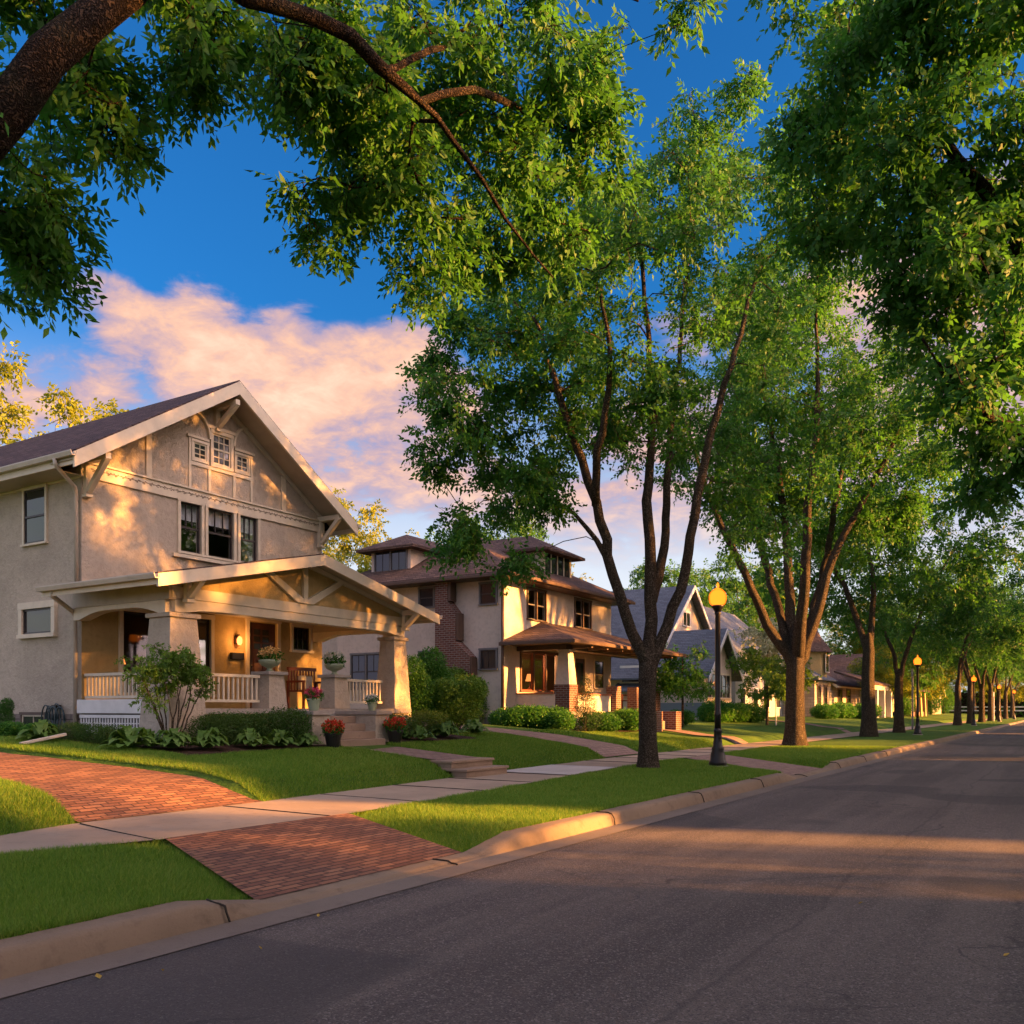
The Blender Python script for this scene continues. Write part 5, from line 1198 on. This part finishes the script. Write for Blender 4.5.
def hosta(seed, n=46, r=.42):
    rg = np.random.default_rng(seed); e = empty('hosta', (0, 0, 0), '', 'hosta'); V = []; F_ = []
    for k in range(n):
        a = rg.uniform(0, 6.283); tilt = rg.uniform(.1, 1.0); L = r * rg.uniform(.6, 1.1); wd = L * .36; d = NP3([math.cos(a), math.sin(a), 0]); s_ = NP3([-math.sin(a), math.cos(a), 0]); b = len(V)
        h = .06 + .26 * (1 - tilt) * rg.uniform(.7, 1.2)
        for t_, wf, zf in ((.12, .15, .25), (.38, .8, .85), (.62, 1.0, 1.05), (.85, .6, .85), (1.0, .04, .5)):
            c = d * L * t_ * (.35 + .65 * tilt) + NP3([0, 0, .03 + h * zf]); V += [c + s_ * wd * wf * .5 + NP3([0, 0, .012 * wf]), c, c - s_ * wd * wf * .5 + NP3([0, 0, .012 * wf])]
        for j in range(4):
            for i in range(2): F_.append((b + j * 3 + i, b + j * 3 + i + 1, b + (j + 1) * 3 + i + 1, b + (j + 1) * 3 + i))
    mesh_np('leaves', V, F_, HOSTA, e, True, True); return e
HO = hosta(5)
usedp = set()
def plant(proto, px, X, sc_, label, group, rz=None):
    loc = onx(px, X, -.01); rz = (px * .37) % 6.28 if rz is None else rz
    if proto.name in usedp: return copy_thing(proto, loc, rz, label, group, sc_)
    usedp.add(proto.name); proto.location = loc; proto.rotation_euler = (0, 0, rz); proto.scale = (sc_,) * 3; proto['label'] = label; proto['group'] = group; return proto
gH = 'hostas edging the foundation bed'; gB = 'clipped bushes by the craftsman porch'
for px, X, s_, lb in ((130, -12.75, 1.0, 'pale hosta left of the multi-stemmed shrub'), (172, -12.45, .95, 'pale hosta at the foot of the multi-stemmed shrub'), (208, -12.3, .95, 'pale hosta right of the multi-stemmed shrub'),
                      (252, -12.3, .9, 'hosta below the clipped bushes, left one of three'), (281, -12.2, .85, 'hosta below the clipped bushes, middle one of three'), (307, -12.15, .7, 'small hosta beside the left cheek wall of the steps'),
                      (421, -12.3, .85, 'hosta right of the red flower pot beyond the steps'), (405, -12.6, .6, 'small hosta behind the right flower pot'), (446, -12.5, 1.0, 'yellow-green hosta at the end of the craftsman bed'), (474, -12.9, 1.0, 'last hosta toward the foursquare house'), (436, -12.9, .9, 'hosta under the light green shrub'),
                      (40, -14.6, .9, 'hosta by the downspout extension below the basement window'), (150, -12.9, .8, 'hosta squeezed between the two left pale hostas')): plant(HO, px, X, s_ * 1.3, lb, gH)
for px, X, s_, lb in ((228, -13.0, 1.0, 'clipped bush right of the shrub, first of the row'), (247, -13.0, .95, 'clipped bush second of the row under the railing'), (265, -12.9, 1.0, 'clipped bush third of the row under the railing'), (286, -12.75, 1.15, 'largest clipped bush, against the left cheek wall'), (208, -13.1, .9, 'clipped bush behind the hostas under the left porch column'),
                      (400, -12.75, .95, 'clipped bush right of the steps, behind the red flowers'), (425, -12.95, 1.05, 'clipped bush under the right porch column'), (70, -14.6, .55, 'rounded bush at the house corner by the downspout'), (93, -13.9, .6, 'rounded bush in front of the lattice'), (113, -13.5, .6, 'rounded bush in front of the lattice, nearer the shrub')): plant(BX, px, X, s_, lb, gB)
gS = 'shrubs between the two houses'
for p_, px, X, s_, lb in ((DS, 418, -15.5, 1.0, 'dark shrub just right of the right porch column'), (DS, 436, -17.0, 1.2, 'tall dark shrub in front of the brick chimney'), (LS, 458, -14.6, 1.05, 'light green shrub between the two houses'), (DS, 476, -17.5, .8, 'dark shrub low against the pale side wall'), (LS, 440, -18.5, 1.35, 'light green shrub behind, rising before the chimney'),
                          (CF, 585, -13.6, .95, 'dark little conifer beside the brick porch pier'), (DS, 3, -17.2, .33, 'dark shrub cut by the left edge by the stone foundation'), (LS, 400, -19.5, 1.1, 'light shrub seen through the porch beside the grey window')): plant(p_, px, X, s_, lb, gS)
for px, X, s_, lb in ((931, -15, 2.2, 'dark tall shrub left of the distant white fence'), (944, -16, 2.6, 'dark tall shrub at the left end of the distant white fence'), (905, -14.5, 1.7, 'dark shrub beyond the second lamp, by the turret house porch')): plant(DS, px, X, s_, lb, 'dark shrubs far down the street')
gL = 'low bushes along the foursquare porch'
for px, X, s_, lb in ((506, -15.6, 1.0, 'low bush at the corner of the foursquare house'), (523, -15.2, 1.15, 'low bush second from the corner under the porch wall'), (541, -14.8, 1.15, 'low bush third from the corner under the porch wall'), (556, -14.2, 1.0, 'low bush left of the brick pier'),
                      (603, -13.4, 1.0, 'round low bush right of the conifer'), (624, -13.5, 1.15, 'round low bush left of the porch stairs'), (676, -14.6, 1.0, 'low bush right of the porch stairs'), (12, -15.6, .42, 'leafy clump below the basement window at the left edge'), (34, -15.2, .42, 'leafy clump below the basement window, right of the leftmost'),
                      (716, -15.2, 1.6, 'bush at the corner of the cottage wing'), (733, -15.0, 1.5, 'bush before the cottage wing windows'), (750, -14.6, 1.5, 'sunlit bush right of the cottage wing'), (842, -15, 1.8, 'bush before the turret house porch'), (862, -14, 1.8, 'bush right of the turret house porch'), (825, -15, 1.6, 'bush left of the turret house porch')): plant(LB, px, X, s_, lb, gL)
# multi-stemmed shrub in front of the left column
o_ = Vector(onx(172, -12.85)); rg = np.random.default_rng(21)
tg = np.vstack([ell(o_ + Vector(c), r, n_, rg) for c, r, n_ in (((-.1, -.35, 1.25), (.35, .42, .30), 95), ((0, .25, 1.32), (.35, .42, .28), 95), ((0, 0, 1.5), (.34, .4, .24), 60), ((.05, -.45, .85), (.2, .2, .15), 12), ((0, .55, 1.0), (.2, .2, .2), 14))])
lb_ = [([o_, o_ + Vector((0, 0, .12))], [.03, .03])]
for k in range(10):
    a = k * .63; q = o_ + Vector((.06 * math.cos(a), .06 * math.sin(a), 0)); ex = .35 + .25 * ((k * 7) % 3) / 2
    lb_.append(([tuple(q), tuple(q + Vector((.10 * math.cos(a), .25 * math.sin(a) * ex * 1.6, .5))), tuple(q + Vector((.25 * math.cos(a) * ex, ex * math.sin(a), 1.15)))], [.016, .012, .006]))
tree('multistem_shrub', o_, 'light green multi-stemmed shrub in front of the left porch column', lb_, tg, rg, SHRUB, 26, .085, .06, cat='shrub', attach_z=o_.z + .3, step=.12, rt=.0025, wob=.02)
# young trees by the cottage
def small_tree(name, label, px, X, H, r, lm, seed, n_=90, trunk=.05, size=.12):
    o2 = Vector(onx(px, X)); rg = np.random.default_rng(seed)
    tg = np.vstack([ell(o2 + Vector((0, 0, H * .62)), (r, r, H * .34), n_, rg), ell(o2 + Vector((r * .3, -r * .4, H * .5)), (r * .8, r * .8, H * .2), n_ // 2, rg)])
    lb = [([tuple(o2), tuple(o2 + Vector((.03, 0, H * .3))), tuple(o2 + Vector((0, .05, H * .8)))], [trunk * 1.3, trunk, trunk * .4])]
    tree(name, o2, label, lb, tg, rg, lm, 42, .22, size, cat='tree', attach_z=o2.z + H * .22, step=.3, rt=.004)
small_tree('young_tree', 'bushy young tree in front of the cottage, just right of the nearest street tree', 682, -13.6, 3.6, 1.5, LEAF, 31)
small_tree('young_tree', 'young tree with a thin pale trunk left of the thick-trunked street tree', 767, -13.0, 4.6, 1.9, SHRUB, 32, 120, .06, .15)
PALE = m_leaf('pale_blossom_leaf', [(.18, .25, .08), (.35, .38, .2), (.55, .52, .36)], .3, (.5, .5, .3))
small_tree('flowering_tree', 'pale flowering tree glowing behind the young tree', 765, -17.5, 7.2, 2.4, PALE, 33, 130, .1, .2)
# ================================================================== flower pots
def flowerpot(loc, label, pot, petals, s_=1.0, cat='flower pot', leafm=None, bowl=False):
    e = empty('flower_pot', loc, label, cat); rg = np.random.default_rng(int(loc[1] * 1000) % 9999)
    if bowl: MB().lathe([(.07, 0), (.09, .01), (.05, .05), (.06, .08), (.17, .13), (.22, .20), (.225, .24), (.20, .24), (.18, .20)], (0, 0, 0), 24).build('pot', pot, e, True, local=True); z0 = .24; w_ = .20
    else: MB().lathe([(.11 * s_, 0), (.12 * s_, .01), (.17 * s_, .26 * s_), (.18 * s_, .26 * s_), (.18 * s_, .30 * s_), (.16 * s_, .30 * s_), (.15 * s_, .26 * s_)], (0, 0, 0), 20).build('pot', pot, e, local=True); z0 = .30 * s_; w_ = .20 * s_
    C = ell((0, 0, z0 + .07 * s_), (w_ * 1.15, w_ * 1.15, .14 * s_), 190, rg, None, .35, 0); V, F_ = leafcloud(C, 3, .02, .07 * s_, rg, .1, .5, 1); mesh_np('leaves', V, F_, leafm or LEAF, e, False, True)
    if petals:
        C = ell((0, 0, z0 + .13 * s_), (w_ * 1.1, w_ * 1.1, .13 * s_), 110, rg, None, .2, 0); V, F_ = leafcloud(C, 7, .014, .045 * s_, rg, -.2, .8, 1); mesh_np('flowers', V, F_, petals, e, False, True)
    return e
flowerpot((-13.74, 12.91, 2.17), 'green glazed bowl of peach flowers on the left porch pedestal', CERAMIC, PETAL_Y, bowl=True)
flowerpot((-13.74, 14.79, 2.17), 'bowl of trailing greenery on the right porch pedestal', CERAMIC, PETAL_W, bowl=True)
flowerpot((-12.6, 12.98, 1.385), 'pot of pink and red flowers on the left cheek wall of the steps', CERAMIC, PETAL_P, .8)
flowerpot((-12.6, 14.72, 1.385), 'pot with white flowers on the right cheek wall of the steps', CERAMIC, PETAL_W, .62)
x_, y_, z_ = onx(333, -11.95); flowerpot((x_, y_, z_), 'black pot of red flowers on the ground left of the porch steps', BLACK, PETAL_R, .95)
x_, y_, z_ = onx(395, -12.1); flowerpot((x_, y_, z_), 'pot of red flowers on the ground right of the porch steps', BLACK, PETAL_R, 1.0)
# garden hose coil and downspout extension
hz_ = empty('garden_hose', (-17.05, 10.44, 1.1), 'dark garden hose coiled in loops on the side wall by the basement window', 'garden hose')
MB().box((-17.2, 10.42, 1.42), (-17.05, 10.54, 1.5)).build('hanger', BLACK, hz_)
HOSE = m_paint('hose_rubber', (.03, .055, .06), .35)
rh = random.Random(3)
for k in range(7):
    cx = -17.38 + .08 * k + rh.uniform(-.02, .02); cz = 1.22 + rh.uniform(-.03, .03); ra = .15 + rh.uniform(-.02, .02); rb = .27 + rh.uniform(-.03, .03)
    MB().tube([(cx + ra * math.cos(t_ * .4189 * 1.0), 10.42 + .015 * (k % 3), cz + rb * math.sin(t_ * .4189)) for t_ in range(16)], .014, 6).build('hose_loop', HOSE, hz_, True)
a_, b_ = Vector(onx(66, -14.15, .16)), Vector(onx(20, -14.2, .02))
dx_ = empty('downspout_extension', b_, 'white downspout extension pipe lying on the lawn by the house corner', 'pipe'); MB().bar(a_, b_, .06, .05).build('pipe', GUTTER, dx_, bevel=.01)

# ================================================================== street lamps
def street_lamp(x, y, label):
    e = empty('street_lamp', (x, y, zt(x, y)), label, 'street lamp', 'lit street lamps along the left kerb')
    MB().lathe([(.24, -.05), (.24, .03), (.23, .04)], (0, 0, 0), 20).build('footing', CONC_OLD, e, local=True)
    MB().lathe([(.19, .04), (.19, .12), (.165, .15), (.15, .30), (.125, .36), (.135, .40), (.105, .46), (.085, .62), (.08, .75), (.088, .77), (.088, .80), (.07, .84)], (0, 0, 0), 24).build('base', BLACK, e, True, local=True)
    MB().lathe([(.068, .83), (.064, 1.1), (.072, 1.12), (.072, 1.16), (.062, 1.19), (.056, 3.28), (.075, 3.32), (.06, 3.36)], (0, 0, 0), 16).build('pole', BLACK, e, True, local=True)
    h_ = MB().lathe([(.06, 3.35), (.09, 3.40), (.13, 3.46), (.135, 3.49), (.10, 3.50)], (0, 0, 0), 20).build('lamp_head', BLACK, e, True, local=True)
    g_ = MB().lathe([(.12, 3.49), (.165, 3.54), (.185, 3.62), (.185, 3.70), (.16, 3.77), (.11, 3.82), (.06, 3.845)], (0, 0, 0), 24).build('globe', GLOBE, h_, True, local=True)
    MB().lathe([(.10, 3.83), (.05, 3.86), (.02, 3.88), (.032, 3.91), (.028, 3.94), (.004, 3.99)], (0, 0, 0), 14).build('finial', GLOBE, h_, True, local=True)
    lp = bpy.data.lights.new('lamp_light', 'POINT'); lp.energy = 40; lp.color = (1, .50, .15); lp.shadow_soft_size = .19
    link(bpy.data.objects.new('lamp_light', lp), e).location = (0, 0, 3.66)
    g_.visible_shadow = True
    return e
L1 = street_lamp(-6.48, 18.9, 'nearest lit street lamp on the grass between the two nearest street trees')
L1.children
for k, (y_, lb) in enumerate(((48.9, 'second lit street lamp, right of the fourth street tree'), (79.5, 'third lit street lamp, small and far down the kerb'), (109, 'fourth lit street lamp, partly lost among distant trunks'), (139, 'farthest lit street lamp at the right edge'))):
    c_ = copy_thing(L1, (-6.5, y_, zt(-6.5, y_)), 0, lb)
# thin posts down the street
for x, y, h, lb, m_ in ((-8.4, 61, 3.8, 'thin grey sign pole beside the pavement right of the second lamp', GREYTRIM), (-7.2, 112, 3.2, 'pale post among the last tree trunks', WHITE)):
    e = empty('sign_post', (x, y, zt(x, y)), lb, 'post'); MB().lathe([(.06, 0), (.05, h)], (0, 0, 0), 8).build('pole', m_, e, local=True); MB().box((-.04, -.22, h - .5), (.0, .22, h - .05)).build('sign_plate', m_, e, local=True)
e = empty('garden_light', onx(776, -12.6), 'thin white garden post beside the young tree', 'post'); MB().lathe([(.03, 0), (.025, 1.7)], (0, 0, 0), 8).build('pole', WHITE, e, local=True); MB().lathe([(.05, 1.7), (.09, 1.78), (.03, 1.9)], (0, 0, 0), 8).build('lamp_head', WHITE, e, local=True)
fe = empty('white_fence', (-12, 165, 1), 'low white rail fence at the very end of the street', 'fence')
for z_ in (1.2, 1.8): MB().box((-22, 165, z_), (-2, 165.1, z_ + .2)).build('rail', WHITE, fe)
for k in range(8): MB().box((-22 + k * 2.8, 164.95, .2), (-21.8 + k * 2.8, 165.1, 2.1)).build('fence_post', WHITE, fe)
for nm_, x0_, x1_, y0_, y1_, h_, lb in (('hedge', 13.2, 14.8, 16.7, 21, 6.0, 'tall hedge added across the street, out of view, to bound the sun band'), ('dapple_hedge', 13.2, 14.8, 12.2, 14.9, 6.0, 'loose leafy hedge added beside the brick house to dapple the sun band'), ('hedge', -70, 30, 176, 179, 4.5, 'long dark hedge closing the far end of the street'), ('hedge', 8.6, 10, 34, 50, 3.2, 'tall hedge added across the street to shade the road through the wide gap'), ('hedge', 8.6, 10, 66, 84, 5.0, 'tall hedge farther along across the street, added to shade the far houses'), ('hedge', 8.6, 10, 100, 132, 3.0, 'hedge farthest across the street, added to hold back the low sun')):  # hedges across the street: added out of view to block and dapple sun
    e = empty(nm_, ((x0_ + x1_) / 2, (y0_ + y1_) / 2, zt(x0_, y0_)), lb, 'hedge'); rg = np.random.default_rng(6); C = rg.uniform((x0_, y0_, .3), (x1_, y1_, h_ + .3), (1150 if nm_ == 'dapple_hedge' else 9000, 3)); far_ = x1_ - x0_ > 50; V, F_ = leafcloud(C, 3, .3 if far_ else .12, .7 if far_ else .22, rg, 0, .6, 1); mesh_np('foliage', V, F_, LEAF if far_ else HEDGE, e)
    if nm_ == 'dapple_hedge':
        for k in range(6): MB().tube([(14, y0_ + .3 + k * .45, .2), (14 + .1 * (k % 3), y0_ + .2 + k * .45, h_)], [.03, .01], 5).build('stem', BARK_D, e)
    else: MB().box((x0_ + .4, y0_ + .15, .2), (x1_ - .4, y1_, h_ - .1)).build('branches', BARK_D, e)

# ================================================================== grass, fallen leaves
def halton(i, b):
    f = 1; r = 0
    while i: f /= b; r += f * (i % b); i //= b
    return r
def in_grass(x, y):
    if -4.93 > x > near_x(y) - .03:
        if apron_gap(x, y) < -.03: return False
        return True
    if x < far_x(y) + .03:
        if drive_near(x) < y < drive_far(x): return False
        if x > -12.3 and 13.2 < y < 14.53: return False
        if y > 20.3 and y < 22.7 + .02: return False
        if x > -13.2 and 31 < y < 32.5: return False
        if y > 9.3 and x < -11.72 - .09 * (y - 9.3) and y < 13.1: return False
        if x < -12.1 and 13 < y < 18.3: return False
        if x < -13.4 and 9.05 < y: return False
        return x > -17
    return False
def grass(n, name):
    rg = np.random.default_rng(3); out = []; tries = 0
    while len(out) < n and tries < 60:
        tries += 1; m = 60000
        D_ = 4.2 + 26 * rg.uniform(0, 1, m) ** 1.35; px = rg.uniform(-25, 1000, m); k = (px - 512) / 903
        X = D_ * (CC[0] + k * CR[0]); Y = D_ * (CC[1] + k * CR[1])
        sel = (X < -4.9) & (X > -17)
        for x, y, d in zip(X[sel], Y[sel], D_[sel]):
            if in_grass(x, y): out.append((x, y, zt(x, y), d))
    A = np.array(out[:n]); m = len(A); a = rg.uniform(0, 6.283, m)
    patch_ = np.array([mnoise.noise(Vector((x * 1.3, y * 1.3, 0))) for x, y in A[:, :2]])
    h = (.040 + .030 * rg.uniform(0, 1, m)) * (1 + .45 * patch_); wd = .0028 * np.maximum(1, A[:, 3] / 6.0) ** .9; ln = rg.normal(0, .5, (m, 2)) * h[:, None]
    c = A[:, :3].copy(); c[:, 2] -= .004; s_ = np.stack([np.cos(a), np.sin(a), np.zeros(m)], 1) * wd[:, None]
    tip = c + np.stack([ln[:, 0], ln[:, 1], h], 1)
    V = np.stack([c - s_, c + s_, tip], 1).reshape(-1, 3); F_ = np.arange(m * 3).reshape(m, 3)
    tag(mesh_np(name, V, F_, GRASSM), 'short green grass blades covering the lawns and the boulevard strip', 'grass', kind='stuff')
grass(420000, 'grass')
rl = random.Random(9)
spots = [(100, 980, 'dry curled leaf on the asphalt near the bottom left corner'), (318, 918, 'small yellow leaf on the road below the driveway apron'), (1003, 957, 'tan fallen leaf on the asphalt near the right edge'), (164, 971, 'tiny pale leaf on the road right of the curled leaf'), (858, 904, 'small brown leaf lying in the middle of the road'), (262, 950, 'tiny tan leaf on the road below the gutter')]
for k, (px, py, lb) in enumerate(spots):
    D_ = CAM_H * 903 / (py - 710); p = at(px, py, D_); e = empty('fallen_leaf', (p[0], p[1], .0), lb, 'leaf', 'leaves fallen on the road', rl.uniform(0, 6)); s_ = .06 if k in (0,) else .04 if k in (1, 2) else .028
    MB().add([(0, 0, .006), (s_ * .5, s_ * .3, .016), (s_ * 1.2, 0, .02), (s_ * .5, -s_ * .3, .012), (s_ * .45, 0, .004)], [(0, 4, 1), (1, 4, 2), (2, 4, 3), (3, 4, 0)]).build('leaf_blade', DRYLEAF, e, local=True)
